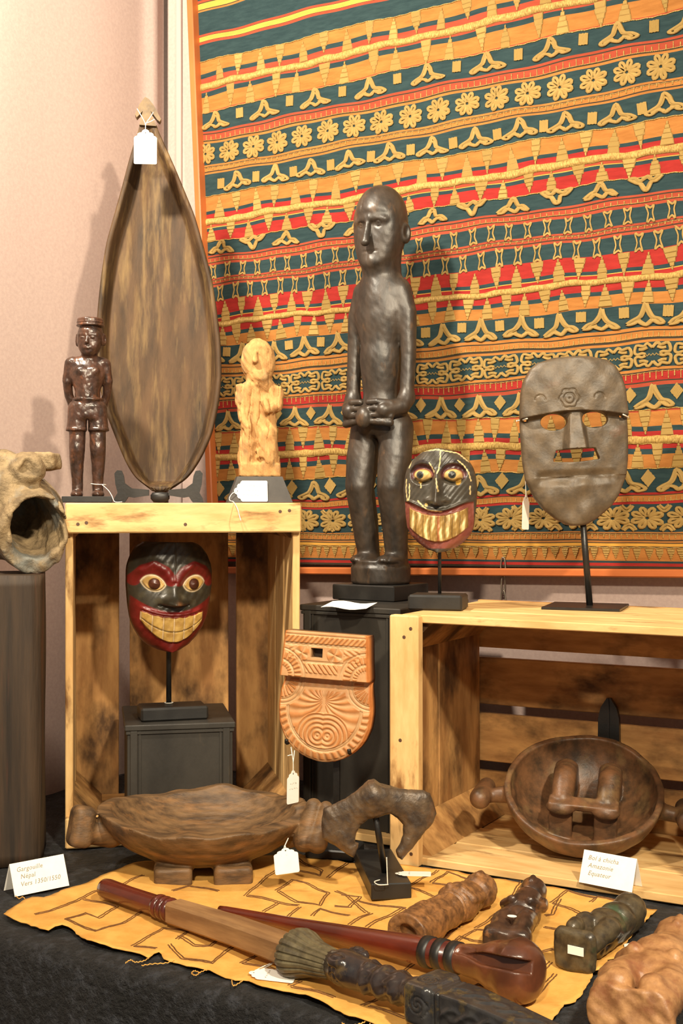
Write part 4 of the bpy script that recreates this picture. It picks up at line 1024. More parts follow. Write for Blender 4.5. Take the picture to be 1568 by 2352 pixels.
mo = relief('face', m2rows, m2_h, m2_c, 200, 250, lambda U, V_: 0.030*np.sqrt(np.clip(1-(np.abs(U)/np.maximum(m2_w(V_), 1e-4)*0.985)**2, 0, 1))-0.012-1.0*V_**2, m_paintw, mask2)
mo.location = (0.001, 0.012, 0.158); mo.rotation_euler = (0, 0, R(4))

# -- dark plank-like mask with pierced eyes and mouth
K3 = 58.51
m3B = np.array([-7.28,-7.22,-6.83,-6.33,-5.33,-4.33,-2.33,-0.33,1.67,3.17,4.67,5.67,6.67,7.15,7.28]); m3W = np.array([0.9,1.6,3.05,3.65,4.2,4.45,4.6,4.58,4.5,4.3,3.65,2.95,1.8,0.9,0.3])
def m3_hf(a, B):
    A = np.abs(a); w_ = np.interp(B, m3B, m3W); k = np.clip(A/w_, 0, 1)
    h = 2.0-0.55*k**2.4-0.02*np.maximum(0, B-2.5)**2
    brow = -2.55+0.045*A**1.6
    h += 0.75*sst(0.08, -0.10, B-brow)*(1-0.15*k)*(1-0.035*np.maximum(0, -B-4.0)**2)
    h -= 0.25*sst(0.0, 0.3, B-brow)*sst(1.6, 0.2, B-brow)*sst(0.5, 1.4, A)
    nb = np.clip((B+2.6)/3.9, 0, 1); nw = 0.55+0.42*nb
    nose = (0.55+1.25*nb)*sst(nw+0.28, nw-0.25, A)*sst(1.55, 1.30, B)*(B > -3.1); h = h+nose*sst(-2.9, -2.4, B)
    h -= 0.28*sst(2.3, 3.0, B)*sst(3.9, 3.1, B)*sst(3.6, 2.9, A)
    h += 0.14*np.sin(a*1.7+B*0.9+1)*np.sin(B*1.3-a*0.6)*(B > 3)+0.05*np.sin(a*2.9)*np.sin(B*2.3)
    rr = np.hypot(a+0.45, B+3.63); th = np.arctan2(B+3.63, a+0.45)
    h -= 0.09*gs(rr-0.45, 0.06)+0.09*gs(rr-(0.80+0.07*np.cos(6*th)), 0.06)+0.1*gs(rr, 0.08)
    for x in (-2.9, 2.1): q = np.hypot(a-x, B+3.6); h -= 0.09*gs(q-0.42, 0.06)*(B < -3.55)
    return h
def f_m3(p):
    a = p[:, 0]*K3; B = -p[:, 2]*K3; A = np.abs(a); y = -p[:, 1]*K3
    w_ = np.interp(B, m3B, m3W); out = np.maximum((A-w_)*0.75, np.abs(B)-7.25)
    h = m3_hf(a, B); hb = 0.75-0.5*np.clip(A/w_, 0, 1)**2.2-0.012*np.maximum(0, B-2.5)**2
    d = smax(smax(out, (y-h)*0.62, 0.25), (hb-y)*0.75, 0.2)
    eL = np.hypot((a+1.75)/1.12, (B+1.72)/0.74)-1; eR = np.hypot((a-1.70)/1.15, (B+1.80)/0.70)-1
    d = np.maximum(d, -eL*0.6); d = np.maximum(d, -eR*0.6)
    mo_ = np.maximum(np.abs(a-0.03)-1.95+0.35*np.maximum(0, 0.0-(B-1.5)), np.abs(B-1.22-0.06*a*(a > 0)*-1)-0.50-0.05*np.cos(a)); d = np.maximum(d, -mo_)
    for x in (-4.15, 4.0):
        d = np.maximum(d, -(np.hypot(a-x, (B+2.0)*1.4)-0.16))
    d = np.maximum(d, -(np.sqrt((a+0.25)**2+(B-1.25)**2*1.6+(y-3.2)**2*0.5)-0.40)*0.7)
    return d/K3
m_m3 = mat('dark_carved_mask_wood', S(100,85,66), S(75,64,50), 60, 0.45, 0.2, 260, spec=0.45, facet=0.12, fscale=60, c3=S(96,62,40), c3scale=22, c3lo=0.6, c3hi=0.8)
mk = P(1345, 1398, 1.86); mk.z = ct
mask3 = stand('dark_mask', 'large dark carved mask with cut-out eyes and mouth on flat iron stand', mk, R(-20), 0.112, 0.105, 0.004, [((0.005, 0.004, 0.003), (-0.008, 0.006, 0.16), 0.0048)], flat=True)
me, V_ = carve('face', f_m3, (-0.082, -0.070, -0.127), (0.082, 0.004, 0.127), 0.00125, margin=2.6)
mo = link('face', me, m_m3, mask3); mo.location = (-0.021, 0.012, 0.245); mo.rotation_euler = (0, R(-2.2), R(16))
for sx, pts in ((-1, [(-0.075, -0.030, 0.0345), (-0.069, -0.036, 0.036), (-0.071, -0.026, 0.035), (-0.080, -0.010, 0.035), (-0.083, -0.018, 0.034)]), (1, [(0.069, -0.036, 0.036), (0.074, -0.032, 0.034), (0.080, -0.018, 0.032)])):
    MB().tube(crom(pts, 5), 0.0011, 6).build('tie_string', m_string, mo, True)

# ------------------------------------------------------------------ carved orange plaque on a rod stand
K4 = 58.04
p4B = np.array([-5.25,-5.2,-4.9,-3.0,-1.55,-1.5,-1.2,0.2,0.8,1.3,2.3,3.3,3.9,4.4,4.8,5.05,5.22]); p4W = np.array([3.45,3.52,3.56,3.68,3.82,3.72,3.72,3.93,3.98,3.97,3.85,3.45,3.02,2.5,1.9,1.35,0.7])
def p4_w(V_): return np.interp(-V_*K4, p4B, p4W)/K4
def p4_rel(U, V_):
    a = U*K4; A = np.abs(a); B = -V_*K4; w_ = np.interp(B, p4B, p4W); up = sst(-1.45, -1.6, B)
    r_ = np.zeros_like(a)
    g = lambda x: 0.5+0.5*np.cos(x)
    inn = sst(0.12, 0.28, w_-A)
    # upper block
    b1 = sst(-5.0, -4.92, B)*sst(-4.35, -4.42, B)*inn; r_ += up*b1*g((a+0.9*(B+4.7))*15)*1.0
    for yy in (-5.02, -4.33, -4.22, -2.93, -2.84): r_ += -0.9*up*gs(B-yy, 0.05)*inn
    b2 = sst(-2.78, -2.7, B)*sst(-1.95, -2.05, B)*(a > -2.3)*(a < 1.2); r_ += up*b2*g((a-0.8*(B+2.3))*15)
    for cx, cy in ((-3.75, -1.7), (3.6, -1.7)):
        rr = np.hypot(a-cx, B-cy); th = np.arctan2(B-cy, a-cx); q = sst(2.35, 2.3, rr)
        r_ = r_*(1-up*q)+up*q*inn*(g(th*26)*sst(0.75, 0.85, rr)*sst(1.15, 1.05, rr)+g(th*30)*sst(1.3, 1.4, rr)*sst(1.95, 1.85, rr)-0.8*gs(rr-2.15, 0.06)-0.8*gs(rr-1.25, 0.05))
    for cx in (0.9, -1.85):
        rr = np.hypot(a-cx, (B+3.55)); th = np.arctan2(B+3.55, a-cx); q = sst(0.68, 0.6, rr); r_ += up*q*(np.abs(np.cos(2*th+0.785))*1.0-0.4)*sst(0.05, 0.15, rr)
    q = sst(-4.1, -4.0, B)*sst(-3.0, -3.1, B)*(np.abs(a-0.9) > 0.75)*(np.abs(a+1.85) > 0.7)*(np.abs(a+0.6) > 0.75)*(A < 3); r_ += up*q*0.6*g((np.abs(a-0.9)*0.9+np.abs(B+3.55)*1.4)*11)
    # lower shield
    lo_ = 1-up
    th = np.arctan2(B-0.9, a); ed = (w_-A)*np.clip(np.abs(np.cos(th)), 0.15, 1); edb = np.minimum(ed, (5.2-B)*0.9)
    er = np.hypot(a/3.97, np.where(B > 0.8, (B-0.8)/4.42, 0.0)); 
    rim = sst(0.82, 0.84, er)*sst(0.97, 0.95, er)*(B > 0.4); r_ += lo_*rim*g(th*42+er*10)
    r_ += -0.9*lo_*(gs(er-0.80, 0.012)+gs(er-0.765, 0.010))*(B > 0.4)
    inside = sst(0.755, 0.745, er)
    rr = np.hypot(A-0.42, B-3.05); q = sst(1.85, 1.8, rr)*inside; r_ += lo_*q*(g(rr*17+0.6)*1.0-0.1)
    r2 = np.hypot(A-1.6, B-0.1); t2 = np.arctan2(B-0.2, A-0.05); q2 = (1-sst(1.85, 1.8, rr))*inside*sst(-0.6, -0.5, B)*(B < 2.6)
    r_ += lo_*q2*g((t2*9+np.hypot(A, B)*1.6)*2.0)*0.75*(A > 0.15)
    q3 = (1-sst(1.85, 1.8, rr))*inside*(B >= 2.6)*sst(1.0, 1.1, np.abs(A-0.42)+0.2); r_ += lo_*q3*0.8*g((A*1.0-B*0.35)*14)
    for s in (-1, 1):
        rr = np.hypot(a-s*3.8, B+1.2); th = np.arctan2(B+1.2, (s*3.8-a)*1.0); q = sst(2.2, 2.15, rr)
        r_ = r_*(1-lo_*q)+lo_*q*inn*(g(th*26)*sst(0.6, 0.7, rr)*sst(1.5, 1.4, rr)*1.0-0.8*gs(rr-1.65, 0.05)-0.8*gs(rr-1.95, 0.05))
    q = sst(-0.75, -0.85, B)*(A < 1.9); r_ = r_*(1-lo_*q)+lo_*q*0.25*g(a*9)
    return r_*sst(0.0, 0.22, w_-A)
def p4_h(U, V_):
    a = U*K4; B = -V_*K4; w_ = np.interp(B, p4B, p4W); k = np.clip(np.abs(a)/w_, 0, 1)
    up = sst(-1.42, -1.60, B); h = 0.60+0.75*up-0.45*(1-up)*sst(-0.2, -1.4, B)+0.22*(1-k**2)
    h -= 0.25*sst(0.18, 0.0, w_-np.abs(a)); h -= 0.30*(1-up)*np.clip((B-4.2)/1.0, 0, 1)**2
    hole = sst(0.50, 0.46, np.abs(a+0.62))*sst(0.38, 0.34, np.abs(B+3.62)); fr_ = sst(0.78, 0.74, np.abs(a+0.62))*sst(0.60, 0.56, np.abs(B+3.62))
    rel = p4_rel(U, V_)*(1-fr_)
    return (h+0.11*rel-1.1*hole)/K4
def p4_c(U, V_):
    a = U*K4; B = -V_*K4; rel = np.clip(p4_rel(U, V_), -1, 1); w_ = np.interp(B, p4B, p4W)
    c = np.tile(LC(194, 132, 78), U.shape+(1,)).reshape(U.shape+(3,))
    rimk = sst(0.30, 0.15, w_-np.abs(a)); k = np.clip(0.55-rel, 0, 1)*(1-rimk)*0.75
    c = mixc(c, k, LC(206, 178, 136)); c = mixc(c, rimk*0.6, LC(204, 126, 66))
    hole = sst(0.52, 0.46, np.abs(a+0.62))*sst(0.40, 0.34, np.abs(B+3.62)); c = mixc(c, hole, LC(74, 60, 46))
    return c
m_plq = mat('carved_orange_wood', S(255,255,255), S(232,222,210), 50, 0.5, 0.12, 200, spec=0.4, attr=True)
prw = [(v, -float(p4_w(np.array(v))), float(p4_w(np.array(v)))) for v in np.linspace(-5.22/K4, 5.25/K4, 120)]
pq = P(756, 1602, 1.77); base = Vector((pq.x+0.008, pq.y+0.014, TZ+0.003))
plq = thing('carved_plaque', 'orange carved wooden plaque with scroll relief held up on a black rod stand', 'carving', base, R(-16))
mo = relief('panel', prw, p4_h, p4_c, 270, 350, lambda U, V_: 0*U-0.012, m_plq, plq); mo.location = (-0.009, -0.009, pq.z-base.z); mo.rotation_euler = (R(-2), R(2.5), 0)
MB().box((-0.0045, -0.002, 0.012), (0.0045, 0.0035, pq.z-base.z+0.03)).build('rod', m_iron, plq).location = (0.0, 0.008, 0)
MB().box((-0.035, -0.030, 0), (0.035, 0.030, 0.014), bev=0.002).build('base', m_black, plq)
for sx, dz in ((-0.058, -0.064), (0.034, -0.073)):
    b = MB().tube(crom([(0, 0.008, 0), (sx*0.5, 0.006, dz*0.8), (sx, 0.004, dz), (sx, -0.022, dz-0.002), (sx*0.99, -0.026, dz+0.004)], 4), 0.0028, 6); b.build('clip', m_iron, plq, True).location = (-0.006, 0, pq.z-base.z)
# ------------------------------------------------------------------ stoneware spout on a wooden post, at the left edge
m_post = mat('old_post_wood', S(70,54,39), S(42,34,27), 60, 0.6, 0.5, 200, stretch=(1, 1, 0.06), spec=0.35, c3=S(104,58,40), c3scale=40, c3lo=0.55, c3hi=0.8, c3stretch=(1, 1, 0.06))
m_spout = mat('weathered_stoneware', S(158,136,102), S(104,88,66), 40, 0.75, 0.6, 140, spec=0.25, c3=S(122,122,114), c3scale=16, c3lo=0.52, c3hi=0.66, bdist=0.006)
pf = PZ(97, 1988, TZ)
o = MB()
nz = 26; vs = []; fs = []; prf = []
for k in range(28):
    a = k/28*4; e = int(a); t = a-e; c4 = [(-0.14, 0), (0, 0), (0, 0.13), (-0.14, 0.13)]
    x = c4[e][0]+(c4[(e+1) % 4][0]-c4[e][0])*t; y = c4[e][1]+(c4[(e+1) % 4][1]-c4[e][1])*t; prf.append((x, y))
for i in range(nz+1):
    z = 0.400*i/nz
    for k, (x, y) in enumerate(prf):
        cx, cy = -0.07, 0.065; s_ = 1+0.010*math.sin(k*2.1)+0.012*math.sin(z*21+k*0.6)-0.05*((abs(x-cx)/0.07)*(abs(y-cy)/0.065))**6; vs.append((cx+(x-cx)*s_, cy+(y-cy)*s_, z))
for i in range(nz):
    for k in range(28): q = (k+1) % 28; fs.append((i*28+k, i*28+q, (i+1)*28+q, (i+1)*28+k))
fs.append(tuple(range(27, -1, -1))); fs.append(tuple(nz*28+k for k in range(28)))
o.add(vs, fs); o = o.build('wooden_post', m_post, None, True); at(o, (pf.x, pf.y, TZ), (0, 0, R(11)))
tag(o, 'thick dark reddish wooden post carrying the stoneware spout at the left edge', 'post')
bk = np.array((-0.42, 0.88, 0.20)); bk /= np.linalg.norm(bk)
def f_spout(p):
    p2 = p*np.array([1.0, 1.0, 0.86], np.float32); w_ = wob(p, 60, 2)
    d = s_rc(p2, bk*-0.02, bk*0.15, 0.0485, 0.057)
    d = smin(d, s_el(p, (-0.060, 0.115, 0.022), (0.075, 0.085, 0.062)), 0.02)
    d = smin(d, s_el(p, (-0.020, 0.030, 0.090), (0.026, 0.030, 0.026)), 0.010)
    d = smax(d, -s_box(p, (-0.001, 0.000, 0.094), (0.016, 0.012, 0.016), 0.003, (R(20), R(25), 0)), 0.004)
    d = smin(d, s_box(p, (-0.012, 0.075, 0.103), (0.030, 0.018, 0.013), 0.006, (0, R(-4), R(-10))), 0.006)
    d = smin(d, s_el(p, (-0.052, 0.040, 0.104), (0.021, 0.026, 0.016)), 0.008)
    d = smin(d, s_el(p, (-0.058, 0.020, 0.060), (0.028, 0.028, 0.03)), 0.02)
    dist = p @ bk.astype(np.float32)
    d = smax(d, -dist+0.0035*np.sin(p[:, 0]*190)*np.sin(p[:, 2]*170)-0.002, 0.006)
    hole = s_rc(p2, np.array((0.006, 0, 0.006))-bk*0.03, np.array((0.0, 0, 0.006))+bk*0.115, 0.0405, 0.030)+0.003*wob(p, 120, 5)
    d = smax(d, -hole, 0.005)
    d = smax(d, -s_rc(p, (0.030, -0.02, 0.036), (0.022, 0.03, 0.046), 0.010, 0.006), 0.005)
    return d+0.0028*w_+0.0012*wob(p, 190, 8)
gp = P(79, 1226, 1.770)
me, V_ = carve('stoneware_spout', f_spout, (-0.14, -0.03, -0.075), (0.075, 0.21, 0.130), 0.0024)
o = link('stoneware_spout', me, m_spout); o.location = gp
tag(o, 'weathered grey-brown stoneware spout with open round mouth on top of the post', 'spout')

# ------------------------------------------------------------------ shallow footed bowl in front
m_bowl = mat('grey_brown_bowl_wood', S(122,94,64), S(70,54,39), 30, 0.48, 0.3, 200, stretch=(0.6, 2.2, 2.2), spec=0.3, c3=S(144,104,64), c3scale=36, c3lo=0.52, c3hi=0.8, c3stretch=(0.4, 2, 2))
def f_bowl(p):
    x, y, z = p[:, 0], p[:, 1], p[:, 2]
    out = s_el(p, (0, 0, 0.104), (0.149, 0.130, 0.096)); inn = s_el(p, (0, 0.000, 0.117), (0.1385, 0.119, 0.086))
    rim = 0.0835-0.013*np.exp(-((y+0.13)/0.06)**2)*np.exp(-((x-0.012)/0.075)**2)+0.004*np.sin(x*38+1)+0.002*np.sin(x*90)*np.sin(y*70)-0.010*np.exp(-((x-0.15)/0.03)**2-((y+0.05)/0.05)**2)
    d = smax(out, (z-rim), 0.0015); d = smax(d, -inn, 0.0012)
    ft = None
    for (fx, fy) in ((-0.038, -0.066), (0.040, -0.064), (-0.042, 0.060), (0.042, 0.060)):
        e = s_box(p, (fx, fy, 0.011), (0.025, 0.018, 0.0135), 0.006, (0, 0, 0.1)); ft = e if ft is None else np.minimum(ft, e)
    d = smin(d, np.maximum(ft, -z), 0.006)
    l = s_box(p, (-0.163, -0.034, 0.068), (0.015, 0.021, 0.027), 0.010, (R(-10), R(12), R(20)))
    l = smin(l, s_rc(p, (-0.150, -0.028, 0.060), (-0.125, -0.02, 0.056), 0.018, 0.020), 0.006); d = smin(d, np.maximum(l, z-0.097), 0.005)
    r_ = smin(s_rc(p, (0.146, -0.042, 0.094), (0.135, -0.052, 0.052), 0.011, 0.016), s_rc(p, (0.163, -0.046, 0.092), (0.150, -0.056, 0.050), 0.0095, 0.015), 0.0015)
    r_ = smin(r_, s_rc(p, (0.138, -0.03, 0.058), (0.115, -0.02, 0.045), 0.017, 0.012), 0.006); d = smin(d, r_, 0.004)
    return d+0.0008*wob(p, 90, 1)+0.00025*np.sin(np.sqrt(x*x+y*y*1.3)*700)*(inn < 0.004)
bc = Vector((-0.185, 1.722, TZ+0.001))
me, V_ = carve('footed_bowl', f_bowl, (-0.19, -0.14, 0), (0.182, 0.14, 0.112), 0.0025)
o = link('footed_bowl', me, m_bowl); at(o, bc, (0, 0, R(2)))
tag(o, 'wide shallow wooden bowl with end lugs and stubby feet, in front of the crates', 'bowl')

# ------------------------------------------------------------------ forged iron piece on a rod
m_forged = mat('forged_rusty_iron', S(104,86,66), S(62,53,46), 60, 0.42, 0.5, 60, spec=0.5, metal=0.15, c3=S(124,86,50), c3scale=20, c3lo=0.58, c3hi=0.8, bdist=0.004, facet=0.2, fscale=70)
ip = [(743,1858),(766,1847),(800,1830),(828,1810),(845,1795),(859,1793),(873,1801),(901,1808),(929,1813),(971,1816),(988,1823),(997,1847),(1002,1872),(996,1892),(976,1914),(946,1951),(923,1976),(913,1969),(909,1954),(917,1940),(925,1917),(925,1895),(912,1878),(895,1868),(873,1874),(845,1881),(828,1895),(818,1914),(816,1934),(824,1937),(822,1948),(812,1970),(794,1962),(766,1942),(739,1928),(738,1889)]
IS = F/1.60; IPV = np.array([((x-859)/IS, (1882-y)/IS) for x, y in ip], np.float32)
def s_poly(X, Z_, V2):
    d = np.full(X.shape, 9.0, np.float32); s = np.ones(X.shape, np.float32); n = len(V2); j = n-1
    for i in range(n):
        e = V2[j]-V2[i]; wx, wz = X-V2[i][0], Z_-V2[i][1]; t = np.clip((wx*e[0]+wz*e[1])/(e@e), 0, 1)
        bx, bz_ = wx-e[0]*t, wz-e[1]*t; d = np.minimum(d, bx*bx+bz_*bz_)
        c1 = Z_ >= V2[i][1]; c2 = Z_ < V2[j][1]; c3 = e[0]*wz > e[1]*wx
        f_ = (c1 & c2 & c3) | (~c1 & ~c2 & ~c3); s = np.where(f_, -s, s); j = i
    return s*np.sqrt(d)
def f_iron(p):
    a = s_poly(p[:, 0], p[:, 2], IPV); y = p[:, 1]-0.25*p[:, 0]**2*4+0.03*p[:, 2]
    th = 0.0045+0.006*np.clip(-a/0.014, 0, 1)**0.6+0.012*np.exp(-((p[:, 0]/0.022)**2+((p[:, 2]-0.035)/0.03)**2))
    return smax(a, np.abs(y)-th, 0.006)+0.0006*wob(p, 170, 3)+0.0004*wob(p, 420, 5)
ib = thing('iron_currency', 'curved forged iron piece with two prongs mounted on a black block', 'ironwork', PZ(884, 2040, TZ+0.004), R(7))
ibz = ib.location.copy()
mo_, V_ = carve('iron', f_iron, (-0.070, -0.03, -0.055), (0.082, 0.035, 0.052), 0.00135)
mo = link('iron', mo_, m_forged, ib); ic = P(859, 1882, 1.60); dl_ = Matrix.Rotation(R(-7), 3, 'Z') @ (ic-ibz); mo.location = dl_; mo.rotation_euler = (0, 0, R(-7))
MB().tube([(0, 0.0, 0.018), (dl_.x+0.0005, dl_.y, dl_.z+0.012)], 0.0042, 10).build('rod', m_iron, ib, True)
MB().box((-0.025, -0.048, 0), (0.026, 0.110, 0.0205), bev=0.0015).build('base', m_black, ib)

# ------------------------------------------------------------------ handled bowl in the right crate
m_bowl2 = mat('brown_bowl_wood', S(118,82,54), S(66,50,36), 40, 0.42, 0.25, 160, spec=0.45, c3=S(124,98,64), c3scale=24, c3lo=0.52, c3hi=0.7)
def f_bowl2(p):
    q = p.copy(); q[:, 0] = np.abs(q[:, 0]); z = p[:, 2]
    out = s_el(p, (0, 0, 0), (0.1105, 0.1105, 0.078)); inn = s_el(p, (0, 0, 0.004), (0.1015, 0.1015, 0.070))
    d = smax(out, z-0.0015*np.sin(p[:, 0]*50), 0.003); d = smax(d, -inn, 0.002)
    for s in (-1, 1):
        x = 0.031*s+0.004
        leg = s_chain(p, [(x, 0.048, -0.052), (x, 0.036, -0.012), (x, 0.014, 0.000), (x-0.002, -0.020, -0.008)], [0.0190, 0.0210, 0.0190, 0.0160])
        leg = smax(leg, np.abs(p[:, 0]-x)-0.0165, 0.003)
        shin = s_box(p, (x-0.002, -0.030, -0.040), (0.0160, 0.012, 0.038), 0.003, (R(-14), 0, 0))
        d = smin(d, np.minimum(leg, shin), 0.002)
        d = smin(d, s_el(p, (x-0.002, -0.036, -0.008), (0.0200, 0.012, 0.010)), 0.003)
    d = smin(d, s_box(p, (0.002, -0.031, -0.0035), (0.048, 0.010, 0.0050), 0.002), 0.003)
    lug = s_rc(q, (0.105, -0.012, -0.018), (0.130, -0.016, -0.020), 0.012, 0.010)
    lug = smin(lug, s_rc(q, (0.142, -0.030, -0.014), (0.138, 0.004, -0.024), 0.015, 0.013), 0.004)
    d = smin(d, lug, 0.004)
    return d+0.0006*wob(p, 110, 2)
me, V_ = carve('handled_bowl', f_bowl2, (-0.165, -0.118, -0.085), (0.165, 0.118, 0.022), 0.0024)
o = link('handled_bowl', me, m_bowl2); b2 = P(1340, 1826, 1.772); b2.z = TZ+0.0115+0.090; at(o, b2, (R(31), R(3), R(-14)))
tag(o, 'round brown wooden bowl with carved legs inside, tilted forward in the lying crate', 'bowl')
es2 = thing('bowl_rest', 'black pointed upright rest behind the tilted round bowl', 'stand', P(1399, 1900, 1.895)); es2.location.z = TZ+0.0118; es2.rotation_euler = (0, 0, R(-25))
hz_ = P(1399, 1603, 1.895).z-es2.location.z; lw = 0.0165
leaf = [(-lw*0.9, 0.0), (lw*0.9, 0.0), (lw, hz_*0.55), (lw*0.95, hz_-0.030), (lw*0.72, hz_-0.014), (0.003, hz_), (-0.003, hz_), (-lw*0.72, hz_-0.014), (-lw*0.95, hz_-0.030), (-lw, hz_*0.55)]
MB().prism(leaf, -0.006, 0.004).build('upright', m_iron, es2); MB().prism([(x*0.12, z) for x, z in leaf], -0.0085, -0.006).build('rib', m_iron, es2)
MB().box((-0.03, -0.030, 0), (0.03, 0.020, 0.008), bev=0.001).build('foot', m_iron, es2)

# ------------------------------------------------------------------ ochre cloth with stitched key pattern
m_ochre = mat('ochre_raffia_cloth', S(232,178,96), S(218,160,80), 40, 0.85, 0.35, 420, spec=0.12, bdist=0.0012, c3=S(190,122,52), c3scale=10, c3lo=0.66, c3hi=0.85)
m_stitch = mat('dark_stitching', S(96,60,26), S(120,80,36), 300, 0.8, 0.3)
cpx = [(8,2101),(22,2088),(58,2069),(75,2063),(100,2066),(140,2046),(185,2030),(230,2014),(300,1988),(335,1978),(450,1968),(560,1962),(680,1961),(740,1972),(800,1984),(880,1985),(985,1990),(1060,2003),(1150,2020),(1300,2047),(1440,2073),(1508,2086),(1497,2099),(1488,2112),(1470,2130),(1436,2165),(1432,2184),(1420,2196),(1396,2204),(1386,2229),(1364,2234),(1354,2258),(1337,2282),(1320,2298),(1296,2306),(1280,2330),(1262,2350),(1235,2388),(1100,2396),(980,2386),(880,2362),(840,2346),(790,2329),(742,2306),(700,2290),(640,2273),(600,2266),(560,2250),(540,2248),(480,2226),(440,2219),(400,2206),(376,2199),(366,2184),(354,2190),(342,2200),(300,2186),(250,2174),(200,2163),(184,2152),(172,2140),(158,2131),(142,2128),(126,2132),(112,2139),(92,2134),(60,2120),(30,2111)]
def zc(x, y):
    e = 0.0016*math.sin(x*37+y*22)+0.0011*math.sin(x*71-y*43+1.3)+0.0007*math.sin(y*97+x*33)
    return TZ+0.0042+e
cv = [PZ(a, b, TZ+0.004) for a, b in cpx]
pol = []
for i in range(len(cv)):
    a, b = cv[i], cv[(i+1) % len(cv)]; n = max(1, int((b-a).length/0.006))
    for k in range(n):
        p = a+(b-a)*k/n; pol.append((p.x+0.0007*math.sin(len(pol)*2.3), p.y+0.0007*math.cos(len(pol)*1.7)))
def inpoly(x, y):
    c = False; j = len(pol)-1
    for i in range(len(pol)):
        xi, yi = pol[i]; xj, yj = pol[j]
        if (yi > y) != (yj > y) and x < (xj-xi)*(y-yi)/(yj-yi)+xi: c = not c
        j = i
    return c
PA = np.array(pol); gx = np.arange(PA[:, 0].min(), PA[:, 0].max(), 0.0085); gy = np.arange(PA[:, 1].min(), PA[:, 1].max(), 0.0085)
pts2 = [Vector(p) for p in pol]
for x in gx:
    for y in gy:
        if ((PA-np.array((x, y)))**2).sum(1).min() > 0.0045**2 and inpoly(x, y): pts2.append(Vector((x, y)))
r_ = delaunay_2d_cdt(pts2, [(i, (i+1) % len(pol)) for i in range(len(pol))], [list(range(len(pol)))], 1, 1e-6)
vv, ff = r_[0], r_[2]
nv_ = len(vv); top_ = [(v.x, v.y, zc(v.x, v.y)) for v in vv]; bot_ = [(x, y, z-0.0010) for x, y, z in top_]
cnt = {}
for f_ in ff:
    for i in range(len(f_)): e = (f_[i], f_[(i+1) % len(f_)]); cnt[e] = 1
side = [(a, b) for (a, b) in cnt if (b, a) not in cnt]
fl = [tuple(f_) for f_ in ff]+[tuple(i+nv_ for i in reversed(f_)) for f_ in ff]+[(b, a, a+nv_, b+nv_) for a, b in side]
clo = thing('ochre_cloth', 'ochre yellow raffia cloth with dark stitched key pattern spread on the velvet', 'cloth', (0, 1.5, TZ))
CI = Matrix.Translation((0, -1.5, -TZ))
o = MB().add([CI @ Vector(v) for v in top_+bot_], fl).build('weave', m_ochre, clo, True)
def zz2(a, z0, y0, k): return [(z0+x/k, y0+y/k) for x, y in a]
LN = [zz2(a, 0, 1780, 1.96) for a in (
    [(160,630),(230,612),(300,588),(372,546),(430,520),(520,500)], [(372,550),(450,568),(522,588),(440,635),(385,622),(290,660),(430,708),(560,660),(670,602)],
    [(600,762),(740,682),(845,708),(790,740)], [(600,764),(700,778)], [(755,760),(820,820),(955,852),(1020,802),(1110,755)], [(800,730),(870,765),(950,772),(1000,740)],
    [(1090,850),(1180,802),(1312,832)], [(1090,850),(1200,880),(1272,905),(1312,880)], [(1305,950),(1360,930)], [(1310,955),(1420,985),(1500,1010)],
    [(1108,538),(1250,428),(1330,424),(1440,450),(1452,430),(1330,362)], [(1250,530),(1320,482),(1380,492),(1472,528),(1435,592),(1340,570),(1258,532)], [(1108,540),(1240,570),(1340,590)],
    [(560,490),(650,452)], [(780,520),(850,498),(980,522)], [(1190,610),(1260,572)], [(1410,640),(1440,612),(1568,640)], [(1300,640),(1355,600)], [(1480,455),(1520,430),(1568,400)])]
LN += [zz2(a, 768, 1780, 1.96) for a in (
    [(330,512),(400,470),(470,425)], [(440,490),(512,435),(622,468),(540,492),(440,490)], [(330,515),(480,565),(600,545)], [(980,578),(1050,530),(1170,558)], [(980,580),(1050,600),(1130,640),(1090,668)],
    [(1160,575),(1185,552),(1280,575)], [(640,690),(700,660),(760,600),(850,480)], [(560,735),(640,700),(720,715),(780,725)], [(500,765),(570,722),(620,745),(700,760)], [(915,812),(980,795),(1010,800)], [(935,880),(980,850)],
    [(130,1040),(200,1000),(265,1010),(330,1030)], [(150,1045),(310,1092),(352,1078),(400,1055)], [(600,968),(642,945),(760,985),(700,1012)], [(820,1080),(900,1000),(960,930),(1000,890)],
    [(480,870),(540,845)], [(500,910),(580,868)], [(300,895),(370,850)], [(0,520),(50,540),(140,620)], [(30,540),(110,540),(60,590),(0,590)], [(100,560),(200,590),(320,600)], [(150,690),(230,640),(310,600)], [(160,620),(60,680)],
    [(940,680),(1040,700)], [(950,625),(985,620),(1020,560)], [(480,745),(600,640),(700,560),(720,520)], [(450,760),(560,680),(640,600),(700,545)])]
for L_ in LN:
    for off in (0.0, 0.0036):
        q = [PZ(a, b, TZ+0.0045) for a, b in L_]
        if off:
            cx = sum((p.x for p in q))/len(q); cy = sum((p.y for p in q))/len(q)
            nq = []
            for i, p in enumerate(q):
                t = (q[min(i+1, len(q)-1)]-q[max(i-1, 0)]).normalized(); nq.append(Vector((p.x-t.y*off, p.y+t.x*off, p.z)))
            q = nq
        pts = []
        for a, b in zip(q[:-1], q[1:]):
            n = max(1, int((b-a).length/0.004))
            for k in range(n):
                p = a+(b-a)*k/n; jx, jy = rt.uniform(-0.0005, 0.0005), rt.uniform(-0.0005, 0.0005); pts.append(CI @ Vector((p.x+jx, p.y+jy, zc(p.x, p.y)+0.0001)))
        p = q[-1]; pts.append(CI @ Vector((p.x, p.y, zc(p.x, p.y)+0.0001)))
        MB().tube(pts, 0.0009, 4).build('stitched_line', m_stitch, clo)
